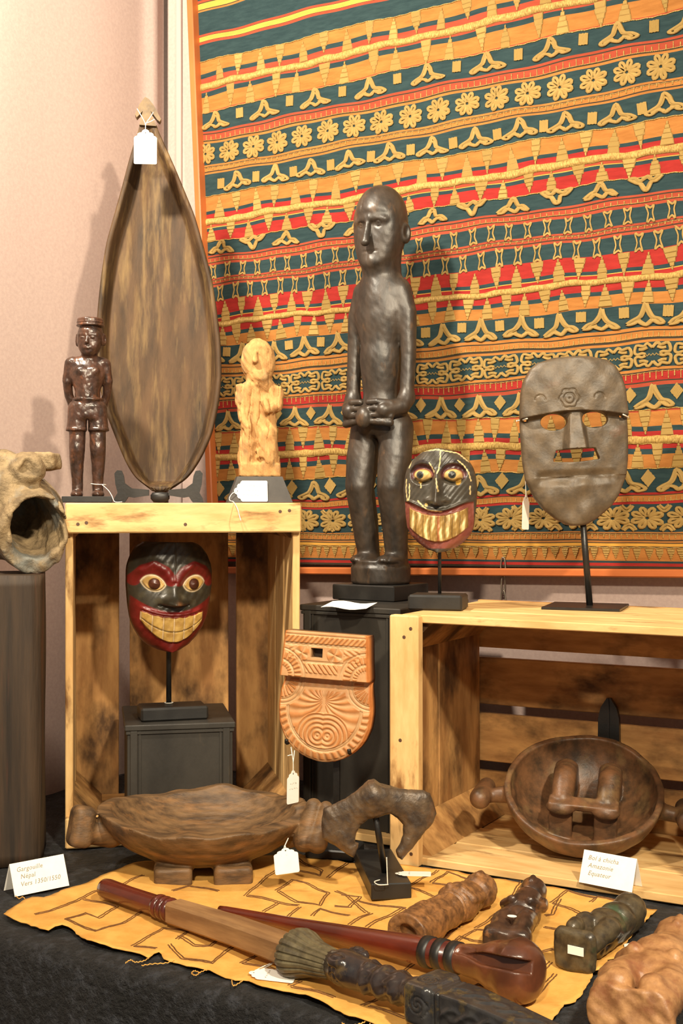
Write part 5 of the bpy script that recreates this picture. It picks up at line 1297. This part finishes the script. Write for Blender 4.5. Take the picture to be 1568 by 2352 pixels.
for L_ in ([(345,2198),(330,2207),(310,2210),(300,2205),(288,2212)], [(400,2206),(380,2212),(350,2214),(325,2218)], [(480,2226),(462,2232),(450,2240),(440,2236),(446,2230),(458,2234)], [(560,2250),(552,2256),(536,2264),(532,2252)],
           [(60,2068),(52,2060),(44,2064),(36,2058)], [(840,2346),(825,2352),(800,2356),(785,2350)], [(850,2350),(846,2362),(840,2372)]):
    MB().tube([CI @ Vector((p.x, p.y, TZ+0.0025+0.0010*(k % 2))) for k, p in enumerate(crom([PZ(a, b, TZ+0.003) for a, b in L_], 5))], 0.0006, 5).build('loose_thread', m_ochre, clo, True)
# ------------------------------------------------------------------ lying carved pieces
def lay(a, b):
    """frame with X from a to b, Z roughly up"""
    x = (b-a).normalized(); y = UP.cross(x).normalized(); z = x.cross(y)
    M_ = Matrix(((x.x, y.x, z.x, a.x), (x.y, y.y, z.y, a.y), (x.z, y.z, z.z, a.z), (0, 0, 0, 1))); return M_, (b-a).length
def tpar(a, b, px, py, z):                                # place of a photo point along the axis a-b
    p = PZ(px, py, z); return (p-a).dot((b-a).normalized())
m_red = mat('red_lacquered_wood', S(112,44,26), S(78,30,20), 30, 0.24, 0.1, 120, spec=0.6, stretch=(0.3, 1, 1), coat=0.2)
m_shaft = mat('bare_brown_wood', S(170,132,88), S(128,94,62), 50, 0.6, 0.3, 90, stretch=(0.15, 1, 1), spec=0.3)
m_horn = mat('grey_green_carved_wood', S(108,98,72), S(70,62,47), 60, 0.5, 0.3, 120, spec=0.4)
m_dk = mat('polished_dark_carving', S(60,48,42), S(36,32,34), 50, 0.24, 0.15, 160, spec=0.65, c3=S(92,74,46), c3scale=60, c3lo=0.58, c3hi=0.75)
m_gr = mat('dark_groove', S(30,22,18), None, 50, 0.5, 0)

zs = TZ+0.027
A = PZ(236, 2038, TZ+0.018); B = PZ(1262, 2384, TZ+0.037)
M_, L_ = lay(A, B)
sc = thing('carved_sceptre', 'long carved sceptre with red grip, square shaft and dark carved lower end', 'sceptre'); sc.matrix_world = M_
def tt(px, py):                                           # where the axis passes photo column px
    d_ = (B-A).normalized(); k = (px-784)/F; return (k*A.y-A.x)/(d_.x-k*d_.y)
x1, x2, x3, x4, x5 = tt(388, 0), tt(404, 0), tt(676, 0), tt(772, 0), tt(975, 0)
g_ = [(0.0, -0.001), (0.007, 0.000), (0.0115, 0.004), (0.0125, 0.012), (0.0115, x1*0.4), (0.0118, x1*0.8), (0.0118, x1-0.022)]
MB().lathe(g_+[(0.0118, x1-0.02)], 24, 'X').build('grip', m_red, sc, True)
for k, xx in enumerate((x1-0.018, x1-0.008, x1+0.002)):
    MB().lathe([(0.010, xx-0.0055), (0.0138, xx-0.0035), (0.0143, xx), (0.0138, xx+0.0035), (0.010, xx+0.0055)], 24, 'X').build('ring', m_red, sc, True)
mb = MB(); w0, w1 = 0.0125, 0.0150
vs = []
for xx, hw, hh, cz in ((x2-0.004, w0, 0.0125, 0.0), ((x2+x3)/2, 0.0145, 0.0128, 0.0015), (x3+0.006, w1, 0.0125, 0.000)):
    b = 0.003
    vs += [(xx, -hw+b, -hh+cz), (xx, hw-b, -hh+cz), (xx, hw, -hh+b+cz), (xx, hw, hh-b+cz), (xx, hw-b, hh+cz), (xx, -hw+b, hh+cz), (xx, -hw, hh-b+cz), (xx, -hw, -hh+b+cz)]
fs = [tuple(range(7, -1, -1)), tuple(16+i for i in range(8))]
for k in range(2):
    for i in range(8): j = (i+1) % 8; fs.append((k*8+i, k*8+j, k*8+8+j, k*8+8+i))
mb.add(vs, fs).build('square_shaft', m_shaft, sc)
# fluted cup
cup = MB(); prf = [(0.014, x3-0.004), (0.0285, x3), (0.0300, x3+0.006), (0.0290, x3+0.012), (0.0215, x3+0.030), (0.0170, x4-0.004), (0.0150, x4)]
seg = 80; vs = []; fs = []
for i, (rr, xx) in enumerate(prf):
    for k in range(seg):
        a = 2*math.pi*k/seg; f_ = 1-(0.07 if (k % 4 == 0) else 0)*(1 if 1 <= i <= 5 else 0); vs.append((xx, rr*f_*math.cos(a), rr*f_*math.sin(a)*0.86))
for i in range(len(prf)-1):
    for k in range(seg): q = (k+1) % seg; fs.append((i*seg+k, i*seg+q, (i+1)*seg+q, (i+1)*seg+k))
fs.append(tuple(range(seg-1, -1, -1))); fs.append(tuple((len(prf)-1)*seg+k for k in range(seg)))
cup.add(vs, fs).build('fluted_cup', m_horn, sc)
# carved head, ringed neck and sheath
def f_neck(p):
    x, y, z = p[:, 0], p[:, 1], p[:, 2]
    d = s_rc(p, (x4-0.004, 0, 0), (x4+0.012, 0, 0.001), 0.015, 0.0175)
    d = smin(d, s_el(p, (x4+0.022, -0.004, 0.003), (0.026, 0.019, 0.0175)), 0.006)
    for s in (-1, 1):
        e = s_el(p, (x4+0.018, s*0.0155-0.001, 0.0125), (0.0135, 0.0075, 0.0075)); d = smin(d, e, 0.0015)
        rr = np.hypot(x-(x4+0.018), (y-s*0.0155+0.001)*1.4); d += 0.0011*gs(rr-0.0075, 0.0014)
    d = smin(d, s_rc(p, (x4+0.010, 0, 0.014), (x4+0.042, 0, 0.010), 0.004, 0.005), 0.003)
    d += 0.0009*gs(np.hypot(x-(x4+0.016), z+0.002)-0.004, 0.001)*(y < 0)
    d = smin(d, s_rc(p, (x4+0.035, 0, 0), (x5+0.004, 0, -0.001), 0.0165, 0.0145), 0.004)
    ang = np.arctan2(z, y); k = sst(x4+0.045, x4+0.050, x)*sst(x5+0.002, x5-0.004, x)
    d -= k*0.0013*np.sin((x-x4)*300+0.35*np.sin(ang*3))+k*0.0007*np.sin(ang*9+(x-x4)*260)*np.sin((x-x4)*95)
    return d
carved('carved_neck', f_neck, (x4-0.02, -0.03, -0.022), (x5+0.02, 0.03, 0.026), 0.0011, m_dk, sc, margin=2.2)
def f_sheath(p):
    x, y, z = p[:, 0]-x5, p[:, 1], p[:, 2]; L2 = L_-x5
    hw = 0.0225-0.006*np.clip(x/L2, 0, 1); 
    d = s_box(p, (x5+L2/2, 0, -0.002), (L2/2, 0.0240, 0.0185), 0.007); d = np.maximum(d, np.abs(y)-hw)
    d = smin(d, s_box(p, (x5+0.010, 0, 0), (0.016, 0.0265, 0.0205), 0.007), 0.002)
    d = smax(d, (z-0.0205+0.10*np.clip(x-0.02, 0, 1)), 0.003)
    kk = sst(0.034, 0.040, x); ph = x*150
    for s in (0, math.pi):
        yy = 0.0062*np.sin(ph+s); zt = -0.0  # plait on the upper face and the near side
        d -= kk*0.0022*gs(y-yy+0.002, 0.0030)*(z > 0)*(0.6+0.4*np.cos(ph+s))
        d -= kk*0.0022*gs(z-0.005*np.sin(ph+s), 0.0028)*(y < -0.008)*(0.6+0.4*np.cos(ph+s))
    rr = np.hypot(x-0.012, y+0.006); d += 0.0013*gs(np.sin(rr*620+np.arctan2(y+0.006, x-0.012)), 0.35)*(rr < 0.012)*(z > 0)
    rr = np.hypot(x-0.014, z-0.002); d += 0.0013*gs(np.sin(rr*620+np.arctan2(z-0.002, x-0.014)), 0.35)*(rr < 0.012)*(y < 0)
    d += 0.0012*(gs(x-0.030, 0.0012)+gs(x-0.036, 0.001))
    return d
m_sheath = mat('black_brown_sheath', S(58,56,54), S(34,34,38), 50, 0.24, 0.12, 160, spec=0.65, c3=S(104,88,52), c3scale=50, c3lo=0.55, c3hi=0.72)
carved('sheath', f_sheath, (x5-0.01, -0.03, -0.024), (L_+0.002, 0.03, 0.024), 0.0013, m_sheath, sc, margin=2.2)

# club
A2 = PZ(505, 2089, TZ+0.0105); B2 = PZ(1236, 2238, TZ+0.038)
M2, L2_ = lay(A2, B2)
cb = thing('wooden_club', 'long red-brown wooden club with black rings and a split bulbous head', 'club'); cb.matrix_world = M2
def tc_(px, py):
    d_ = (B2-A2).normalized(); k = (px-784)/F; return (k*A2.y-A2.x)/(d_.x-k*d_.y)
r1, r2, r3 = tc_(985, 2166), tc_(1015, 2176), tc_(1046, 2186)
MB().lathe([(0.0, -0.001), (0.0045, 0.0), (0.0052, 0.01), (0.0075, r1*0.35), (0.0115, r1*0.7), (0.0148, r1*0.95), (0.0150, r3+0.006)], 24, 'X').build('handle', m_red, cb, True)
for xx in (r1, r2, r3):
    MB().lathe([(0.012, xx-0.006), (0.0163, xx-0.005), (0.0166, xx), (0.0163, xx+0.005), (0.012, xx+0.006)], 24, 'X').build('black_ring', m_black, cb, True)
def f_club(p):
    x, y, z = p[:, 0]-r3, p[:, 1], p[:, 2]; L = L2_-r3
    d = s_chain(p, [(r3, 0, 0), (r3+0.02, 0, 0), (r3+0.055, 0, 0.0), (L2_-0.028, 0, -0.001)], [0.0145, 0.0155, 0.0250, 0.0335], 0.004)
    d = smax(d, x-L, 0.008)
    d = smax(d, np.abs(y)-0.031, 0.006); d = smax(d, np.abs(z+0.001)-0.032, 0.006)
    ly = -0.011
    d = smax(d, -np.maximum(np.abs(y*0.33+z*0.94-0.005)-0.0060*sst(0.010, 0.050, x), 0.011-(z*0.33-y*0.94)), 0.002)
    d = smax(d, -s_rc(p, (r3+0.012, -0.010, 0.013), (r3+0.030, -0.012, 0.016), 0.005, 0.003), 0.002)
    d = smax(d, -np.maximum(np.abs(x-L+0.030)-0.0015, np.abs(z+0.004)-0.05)*1.0-0.0, 0.002) if False else d
    return d
m_club = mat('brown_polished_wood', S(110,64,42), S(74,44,32), 20, 0.28, 0.1, 120, spec=0.55, c3=S(84,70,52), c3scale=14, c3lo=0.6, c3hi=0.8, coat=0.15)
carved('head', f_club, (r3-0.005, -0.04, -0.038), (L2_+0.004, 0.04, 0.038), 0.0014, m_club, cb, margin=2.2)

# figurines
m_fgA = mat('brown_speckled_wood', S(152,106,64), S(92,64,42), 110, 0.42, 0.3, 160, spec=0.45, c3=S(176,124,70), c3scale=80, c3lo=0.6, c3hi=0.75)
m_fgB = mat('dark_streaked_wood', S(88,62,47), S(44,35,30), 60, 0.28, 0.2, 120, spec=0.6, stretch=(0.3, 1, 1), c3=S(150,100,58), c3scale=40, c3lo=0.6, c3hi=0.75, c3stretch=(0.3, 1, 1))
m_fgC = mat('dark_olive_wood', S(92,80,58), S(54,47,37), 80, 0.32, 0.2, 120, spec=0.55, c3=S(60,84,56), c3scale=16, c3lo=0.63, c3hi=0.78, facet=0.3, fscale=70)
m_fgD = mat('light_brown_stone_wood', S(180,134,88), S(132,90,57), 60, 0.42, 0.25, 200, spec=0.45, c3=S(132,80,52), c3scale=34, c3lo=0.58, c3hi=0.75)
def figA(L, r0):
    def f(p):
        x, y, z = p[:, 0], p[:, 1], p[:, 2]; t = x/L
        d = s_chain(p, [(0.004, 0, 0), (0.05, 0, 0.001), (L*0.48, 0, 0.0), (L*0.62, 0, 0.001), (L*0.80, 0, 0), (L-0.026, 0, 0.001)], [0.0245, 0.0225, 0.0195, 0.0220, 0.0185, 0.0215], 0.006)
        d = smax(d, 0.002-x, 0.003)
        d += 0.0042*gs(y-0.001, 0.0030)*sst(0.03, 0.05, x)*sst(L*0.5, L*0.45, x)*(z > 0)      # between the legs
        d += 0.0030*gs(y+0.013, 0.0024)*sst(0.02, 0.04, x)*sst(L*0.46, L*0.4, x)
        for xx in (L*0.50, L*0.535): d += 0.0036*gs(x-xx, 0.0022)
        d += 0.0056*gs(x-L*0.79, 0.005)
        q = p.copy(); q[:, 1] = np.abs(q[:, 1])
        d = smin(d, s_chain(q, [(L*0.72, 0.019, 0.006), (L*0.60, 0.0195, 0.009), (L*0.58, 0.008, 0.020)], [0.006, 0.006, 0.0055]), 0.002)
        d = smin(d, s_rc(p, (L*0.86, 0, 0.020), (L*0.90, 0, 0.021), 0.0035, 0.003), 0.003)
        for s in (-1, 1): d += 0.0015*gs(np.hypot(x-L*0.905, y-s*0.008)-0.0035, 0.0012)*(z > 0)
        d = smax(d, -s_rc(p, (-0.01, 0, 0), (0.004, 0, 0), 0.015, 0.012), 0.003)
        return d+0.0007*wob(p, 170, 4)+0.0004*wob(p, 420, 2)
    return f
def figB(L, r0):
    def f(p):
        x, y, z = p[:, 0], p[:, 1], p[:, 2]; q = p.copy(); q[:, 1] = np.abs(q[:, 1])
        d = s_box(p, (0.012, 0, -0.004), (0.012, 0.026, 0.020), 0.008)
        d = smin(d, s_chain(q, [(0.010, 0.011, 0.004), (L*0.22, 0.012, 0.010), (L*0.42, 0.010, 0.003)], [0.012, 0.0115, 0.011]), 0.004)
        d = smin(d, s_chain(p, [(L*0.40, 0, -0.002), (L*0.52, 0, 0), (L*0.70, 0, 0.001)], [0.0185, 0.0205, 0.0175], 0.004), 0.004)
        d = smin(d, s_rc(p, (L*0.02, 0, -0.012), (L*0.75, 0, -0.010), 0.014, 0.012), 0.006)
        d = smin(d, s_chain(q, [(L*0.68, 0.018, 0.002), (L*0.55, 0.022, 0.006), (L*0.46, 0.010, 0.018)], [0.0065, 0.006, 0.0055]), 0.002)
        d = smin(d, s_el(p, (L*0.86, 0, 0.001), (0.026, 0.0165, 0.0185)), 0.003)
        d = smin(d, s_rc(p, (L*0.83, 0, 0.018), (L*0.88, 0, 0.019), 0.0035, 0.003), 0.002)
        d += 0.0055*gs(x-L*0.745, 0.0045)
        d += 0.0042*gs(x-L*0.43, 0.0030)
        return smax(d, 0.001-x, 0.002)+0.0008*wob(p, 150, 7)
    return f
def figC(L, r0):
    def f(p):
        x, y, z = p[:, 0], p[:, 1], p[:, 2]; q = p.copy(); q[:, 1] = np.abs(q[:, 1])
        d = s_box(p, (0.0075, 0, 0), (0.0075, 0.0245, 0.0235), 0.010)
        d = smin(d, s_rc(p, (0.005, 0.002, -0.002), (L*0.30, 0, -0.004), 0.018, 0.013), 0.006)
        d = smin(d, s_el(p, (L*0.16, 0.010, 0.017), (0.014, 0.009, 0.010)), 0.003)
        d = smin(d, s_chain(q, [(L*0.14, 0.010, 0.0), (L*0.36, 0.014, 0.010), (L*0.50, 0.012, 0.002)], [0.010, 0.0125, 0.010]), 0.003)
        d = smin(d, s_el(p, (L*0.47, 0, 0.004), (0.026, 0.022, 0.020)), 0.003)
        d = smin(d, s_el(p, (L*0.66, 0, 0.003), (0.022, 0.0215, 0.0195)), 0.002)
        d = smin(d, s_el(p, (L*0.86, 0, 0.003), (0.026, 0.0195, 0.0205)), 0.002)
        d = smin(d, s_rc(p, (L*0.3, -0.004, -0.014), (L*0.95, -0.004, -0.012), 0.008, 0.008), 0.004)
        return smax(d, 0.0005-x, 0.0015)+0.0008*wob(p, 150, 9)
    return f
def figD(L, r0):
    def f(p):
        x, y, z = p[:, 0], p[:, 1], p[:, 2]; q = p.copy(); q[:, 1] = np.abs(q[:, 1])
        d = s_el(p, (0.010, 0, -0.006), (0.022, 0.041, 0.028))
        d = smin(d, s_chain(q, [(0.018, 0.020, 0.004), (L*0.25, 0.024, 0.008), (L*0.42, 0.018, 0.004)], [0.020, 0.0195, 0.020]), 0.004)
        d = smin(d, s_chain(p, [(L*0.38, 0, 0.0), (L*0.55, 0, 0.003), (L*0.72, 0, 0)], [0.028, 0.031, 0.026], 0.006), 0.006)
        d = smin(d, s_chain(q, [(L*0.70, 0.028, 0.004), (L*0.52, 0.036, 0.004), (L*0.44, 0.020, 0.024)], [0.010, 0.0105, 0.009]), 0.003)
        d = smin(d, s_el(p, (L*0.88, 0, 0.004), (0.034, 0.027, 0.027)), 0.004)
        d = smin(d, s_rc(p, (L*0.84, 0, 0.028), (L*0.90, 0, 0.030), 0.005, 0.004), 0.003)
        d = smin(d, s_el(q, (0.030, 0.016, 0.020), (0.014, 0.013, 0.011)), 0.004)
        return smax(d, 0.006+0.12*z-x+0.0015*wob(p, 150, 1), 0.003)+0.0012*wob(p, 110, 3)+0.0006*wob(p, 260, 6)
    return f
FG = []
def figurine(label, pa, pb, z, L0, fac, m, half, h, roll=0, sticker=None):
    a, b = PZ(*pa, z), PZ(*pb, z); Mx, L = lay(a, b); t = thing('carved_figurine', label, 'figurine', group='small figurines lying on the cloth'); t.matrix_world = Mx @ Matrix.Rotation(roll, 4, 'X')
    carved('body', fac(L, 0), (-0.004, -half, -half), (L+0.006, half, half), h, m, t, margin=2.0)
    if sticker:
        nm, y0, z0, w_, h_, x0, flat = sticker
        if not flat: o = MB().prism([(-w_/2, -h_/2), (w_/2, -h_/2), (w_/2, h_/2), (-w_/2, h_/2)], -0.0004, 0.0004).build('price_sticker', m_paper, t); o.rotation_euler = (0, 0, R(-90)); o.location = (x0, y0, z0)
        else: o = MB().lathe([(0.0, 0), (w_, 0), (w_, 0.0006), (0.0, 0.0006)], 14, sx=1.5).build('price_sticker', m_paper, t); o.location = (x0, y0, z0); o.rotation_euler = (0, 0, R(90))
    return t
figurine('brown speckled lying figurine with round dark hollow at its base end', (930, 2150), (1122, 2034), TZ+0.0255, 0.2, figA, m_fgA, 0.034, 0.0014, sticker=('s', -0.004, -0.004, 0.020, 0.009, 0.0004, False))
figurine('dark streaked lying figurine pointing away beside the club head', (1160, 2172), (1232, 2036), TZ+0.0260, 0.2, figB, m_fgB, 0.036, 0.0014, sticker=('s', -0.002, 0.0222, 0.0035, 0, 0.030, True))
figurine('dark olive lying figurine with flat foot plate at the right end of the cloth', (1314, 2186), (1462, 2086), TZ+0.0265, 0.18, figC, m_fgC, 0.034, 0.0014, sticker=('s', -0.004, 0.002, 0.018, 0.009, -0.0006, False))
figurine('large light brown lying figurine on the velvet in the right corner', (1440, 2332), (1572, 2158), TZ+0.0330, 0.22, figD, m_fgD, 0.052, 0.0019)

# ------------------------------------------------------------------ paper tags, cards and labels
def text_mesh(body, size, shear=0.25):
    c = bpy.data.curves.new('t', 'FONT'); c.body = body; c.size = size; c.shear = shear; c.space_character = 1.05; c.resolution_u = 2; c.extrude = 0.00005
    o = bpy.data.objects.new('t', c); COL.objects.link(o); bpy.context.view_layer.update()
    me = bpy.data.meshes.new_from_object(o.evaluated_get(bpy.context.evaluated_depsgraph_get())); bpy.data.objects.remove(o); bpy.data.curves.remove(c)
    return me
def scribble(w_, seed, r_=0.00018):
    """a short line of illegible pen strokes, width w_, in XZ plane"""
    rnd = random.Random(seed); pts = []; x = 0; k = 0
    mb = MB()
    while x < w_:
        n = rnd.randint(4, 8); pts = []
        for i in range(n): pts.append((x, 0, rnd.uniform(-0.0009, 0.0009)*(1.8 if i % 3 == 0 else 1))); x += rnd.uniform(0.0004, 0.0009)
        mb.tube(crom(pts, 3), r_, 4); x += 0.0012
    return mb
def price_tag(name, label, M_, w_, h_, lines, curl=0.0, string=None, group='white price tags', ink=m_ink, along=False):
    """scalloped paper tag; hangs from its eyelet at local origin, body below, facing -Y"""
    t = thing(name, label, 'price tag', group=group); t.matrix_world = M_
    out = [(-w_/2, -h_+0.002), (-w_/2+0.0006, -h_+0.0006), (-w_/2+0.002, -h_), (w_/2-0.002, -h_), (w_/2-0.0006, -h_+0.0006), (w_/2, -h_+0.002), (w_/2, -h_*0.20), (w_*0.45, -h_*0.155), (w_*0.36, -h_*0.13), (w_*0.34, -h_*0.07), (w_*0.26, -h_*0.035), (w_*0.17, -h_*0.03), (w_*0.13, h_*0.03), (w_*0.06, h_*0.06)]
    out += [(-x, z) for x, z in reversed(out[6:])]
    mb = MB().prism(out, -0.00018, 0.00018); mb.v = [(x, y-curl*((x/w_)**2)*w_*4*0.25-curl*0.5*((z/h_)**2)*h_*0.3, z) for x, y, z in mb.v]
    mb.build('paper', m_paper, t)
    MB().lathe([(0.0009, -0.0004), (0.0009, 0.0001)], 10, 'Y').build('eyelet', m_gr, t).location = (0, 0, -h_*0.045)
    for k, fr_ in enumerate(lines):
        o = scribble((h_ if along else w_)*fr_, 40+k+int(w_*9999)).build('pen_line', ink, t)
        if along: o.rotation_euler = (0, R(90), 0); o.location = (w_*(0.25-0.22*k), -0.0003-curl*0.03*h_, -h_*0.22)
        else: o.location = (-w_*fr_/2, -0.0003-curl*0.02*h_, -h_*(0.36+0.17*k))
    if string:
        IM = M_.inverted(); mb = MB()
        for pth in string: mb.tube(crom([IM @ Vector(p) for p in pth], 6), 0.00065, 5)
        mb.build('string', m_string, t, True)
    return t
def TM_(loc, rx=0, ry=0, rz=0): return Matrix.Translation(loc) @ Euler((rx, ry, rz), 'XYZ').to_matrix().to_4x4()
# dish tag
dY = 2.052
price_tag('price_tag', 'blank white tag hanging by string from the top of the long dish', TM_(P(334, 302, dY-0.022), R(-4), 0, R(4)), 0.0365, 0.0535, (),
          string=[[P(315, 250, dY+0.002), P(322, 262, dY-0.020), P(333, 283, dY-0.022), P(334, 300, dY-0.022)], [P(352, 258, dY+0.002), P(346, 268, dY-0.020), P(335, 285, dY-0.022), P(334, 304, dY-0.0225)], [P(333, 284, dY-0.022), P(346, 279, dY-0.024), P(355, 274, dY-0.026)]])
# tag leaning on the tapered base
ty = 1.925
price_tag('price_tag', 'white handwritten tag lying sideways against the tapered base of the pale figure', Matrix.Translation(P(542, 1128, ty)) @ Euler((R(-14), 0, R(8))).to_matrix().to_4x4() @ Matrix.Rotation(R(-90), 4, 'Y'), 0.0330, 0.0480, (0.6, 0.5, 0.55), along=True,
          string=[[P(545, 1129, ty-0.001), P(534, 1133, ty-0.004), P(527, 1143, ty-0.006), P(528, 1150, ty-0.010), P(536, 1153, ty-0.050), P(545, 1168, ty-0.090), P(549, 1182, ty-0.094), P(553, 1196, ty-0.097)]])
# dark mask tag, seen nearly edge on
price_tag('price_tag', 'narrow white tag hanging edge-on below the left side of the dark mask', TM_(P(1208, 1140, 1.90), 0, R(3), R(52)), 0.020, 0.050, (),
          string=[[P(1208, 1143, 1.90), P(1206, 1090, 1.90), P(1204, 1020, 1.90), P(1202, 968, 1.885)]])
# plaque tag
price_tag('price_tag', 'narrow turned tag hanging from the carved plaque over the crate edge', TM_(P(673, 1774, 1.755), 0, R(1), R(48)), 0.0235, 0.0430, (0.5, 0.6),
          string=[[P(673, 1775, 1.755), P(673, 1750, 1.755), P(671, 1735, 1.758), P(668, 1716, 1.765)], [P(673, 1752, 1.755), P(675, 1735, 1.757), P(676, 1724, 1.765)], [P(660, 1736, 1.753), P(668, 1734, 1.755), P(672, 1736, 1.755)]])
# tag of the footed bowl
price_tag('price_tag', 'crumpled handwritten tag hanging below the right lug of the footed bowl', TM_(P(655, 1951, 1.605), R(-6), R(-4), R(14)), 0.0315, 0.030, (0.55, 0.6, 0.5), curl=0.10, along=True, ink=mat('dark_ink', S(70,56,40), None, 60, 0.9, 0),
          string=[[P(651, 1953, 1.605), P(654, 1942, 1.607), P(657, 1953, 1.605)], [P(654, 1942, 1.607), P(662, 1925, 1.615)]])
# tag on the iron's block
ia = PZ(880, 2032, TZ+0.0245); tb_ = PZ(912, 2006, TZ+0.0262)
price_tag('price_tag', 'white tag lying flat on the block behind the iron rod', Matrix.Translation(tb_) @ Euler((0, 0, R(-4))).to_matrix().to_4x4() @ Matrix.Rotation(R(90), 4, 'Z') @ Matrix.Rotation(R(-90), 4, 'X'), 0.020, 0.043, (0.5,),
          string=[[ia+Vector((0.006, -0.006, 0.002)), ia+Vector((-0.006, -0.007, 0.002)), ia+Vector((-0.011, 0.002, 0.003)), ia+Vector((-0.004, 0.010, 0.003))], [ia+Vector((0.0052, -0.004, 0.001)), ia+Vector((0.0045, -0.0035, 0.02)), ia+Vector((0.004, -0.003, 0.035))]])
# tag with cord at the sceptre, lying at the edge of the cloth
tq = PZ(578, 2234, TZ+0.0080)
price_tag('price_tag', 'white tag lying at the front edge of the cloth, corded to the sceptre', Matrix.Translation(tq) @ Euler((R(3), R(2), R(-12))).to_matrix().to_4x4() @ Matrix.Rotation(R(90), 4, 'Z') @ Matrix.Rotation(R(-90), 4, 'X'), 0.027, 0.0475, (0.6,),
          string=[[tq, PZ(600, 2222, TZ+0.008), PZ(632, 2208, TZ+0.009), PZ(646, 2198, TZ+0.014), PZ(648, 2180, TZ+0.020), P(650, 2166, 1.405), P(662, 2157, 1.412)], [tq, PZ(590, 2232, TZ+0.008), PZ(630, 2211, TZ+0.009), PZ(648, 2200, TZ+0.012), PZ(649, 2180, TZ+0.020), P(655, 2170, 1.400), P(666, 2158, 1.410)]])
# tag half hidden under the sceptre shaft
tq = PZ(540, 2132, TZ+0.0066)
price_tag('price_tag', 'white tag half hidden beneath the square shaft of the sceptre', Matrix.Translation(tq) @ Euler((0, 0, R(-62))).to_matrix().to_4x4() @ Matrix.Rotation(R(-90), 4, 'X'), 0.026, 0.042, ())
# label sheet under the tall figure
lb = thing('paper_label', 'loose white paper label on the black pedestal before the tall figure', 'label', PZ(804, 1393, TZ+0.3455)); lb.rotation_euler = (R(7), R(2), R(-10))
mb = MB(); nx_ = 8
for i in range(nx_+1):
    u = -0.034+0.068*i/nx_; zz = 0.0016*math.sin(i*0.9)+0.002; mb.v += [(u-0.006, -0.024, zz), (u+0.004, 0.018, zz+0.001)]
for i in range(nx_): mb.f.append((2*i, 2*i+2, 2*i+3, 2*i+1)); mb.mi.append(0)
n0 = len(mb.v); mb.v += [(x, y, z-0.0003) for x, y, z in mb.v]; mb.f += [tuple(reversed([i+n0 for i in f_])) for f_ in mb.f[:nx_]]; mb.mi += [0]*nx_
mb.build('paper', m_paper, lb)
# folded cards
def card(label, p0, p1, h_, tilt, lines, size):
    w_ = (p1-p0).length; rz = math.atan2(p1.y-p0.y, p1.x-p0.x)
    t = thing('folded_card', label, 'card', p0, rz, group='folded name cards'); dp_ = h_*math.tan(tilt)
    o = MB().prism([(0, 0), (w_, 0), (w_, h_/math.cos(tilt)), (0, h_/math.cos(tilt))], -0.0002, 0.0002).build('front_panel', m_paper, t); o.rotation_euler = (-tilt, 0, 0)
    b = MB().prism([(0, 0), (w_, 0), (w_, h_/math.cos(tilt)), (0, h_/math.cos(tilt))], -0.0002, 0.0002).build('back_panel', m_paper, t); b.rotation_euler = (tilt, 0, 0); b.location = (0, 2*dp_, 0)
    for k, (tx, dx) in enumerate(lines):
        q = link('handwriting', text_mesh(tx, size), m_ink, o); q.rotation_euler = (R(90), 0, 0); q.location = (w_*dx, -0.0004, h_*(0.79-0.25*k))
    return t
card('folded white card lettered Gargouille standing on the velvet by the post', PZ(34, 2060, TZ+0.001), PZ(159, 2034, TZ+0.001), 0.0375, R(24), [('Gargouille', 0.10), ('Népal', 0.15), ('Vers 1350/1550', 0.13)], 0.0082)
card('folded white card lettered Bol à chicha in front of the tilted bowl', PZ(1329, 2026, TZ+0.0118), PZ(1451, 2050, TZ+0.0118), 0.0385, R(22), [('Bol à chicha', 0.10), ('Amazonie', 0.12), ('Equateur', 0.14)], 0.0082)
# white tag end and red thread by the right figurine
rtg = thing('thread_tag', 'small white tag tip with red thread lying on the velvet by the olive figurine', 'tag', PZ(1430, 2171, TZ+0.004))
I_ = Matrix.Translation(-rtg.location)
MB().tube([I_ @ PZ(1480, 2166, TZ+0.006), I_ @ PZ(1495, 2163, TZ+0.008), I_ @ PZ(1512, 2159, TZ+0.010)], 0.0016, 6).build('red_thread', mat('red_thread', S(206,48,36), None, 200, 0.7, 0.3), rtg, True)
vs = [I_ @ PZ(*q, TZ+0.005) for q in ((1432, 2168), (1434, 2176), (1482, 2169), (1480, 2161))]; vs2 = [v-Vector((0, 0, 0.0006)) for v in vs]
MB().add(vs+vs2, [(0,1,2,3), (7,6,5,4), (0,4,5,1), (1,5,6,2), (2,6,7,3), (3,7,4,0)]).build('paper', m_paper, rtg)
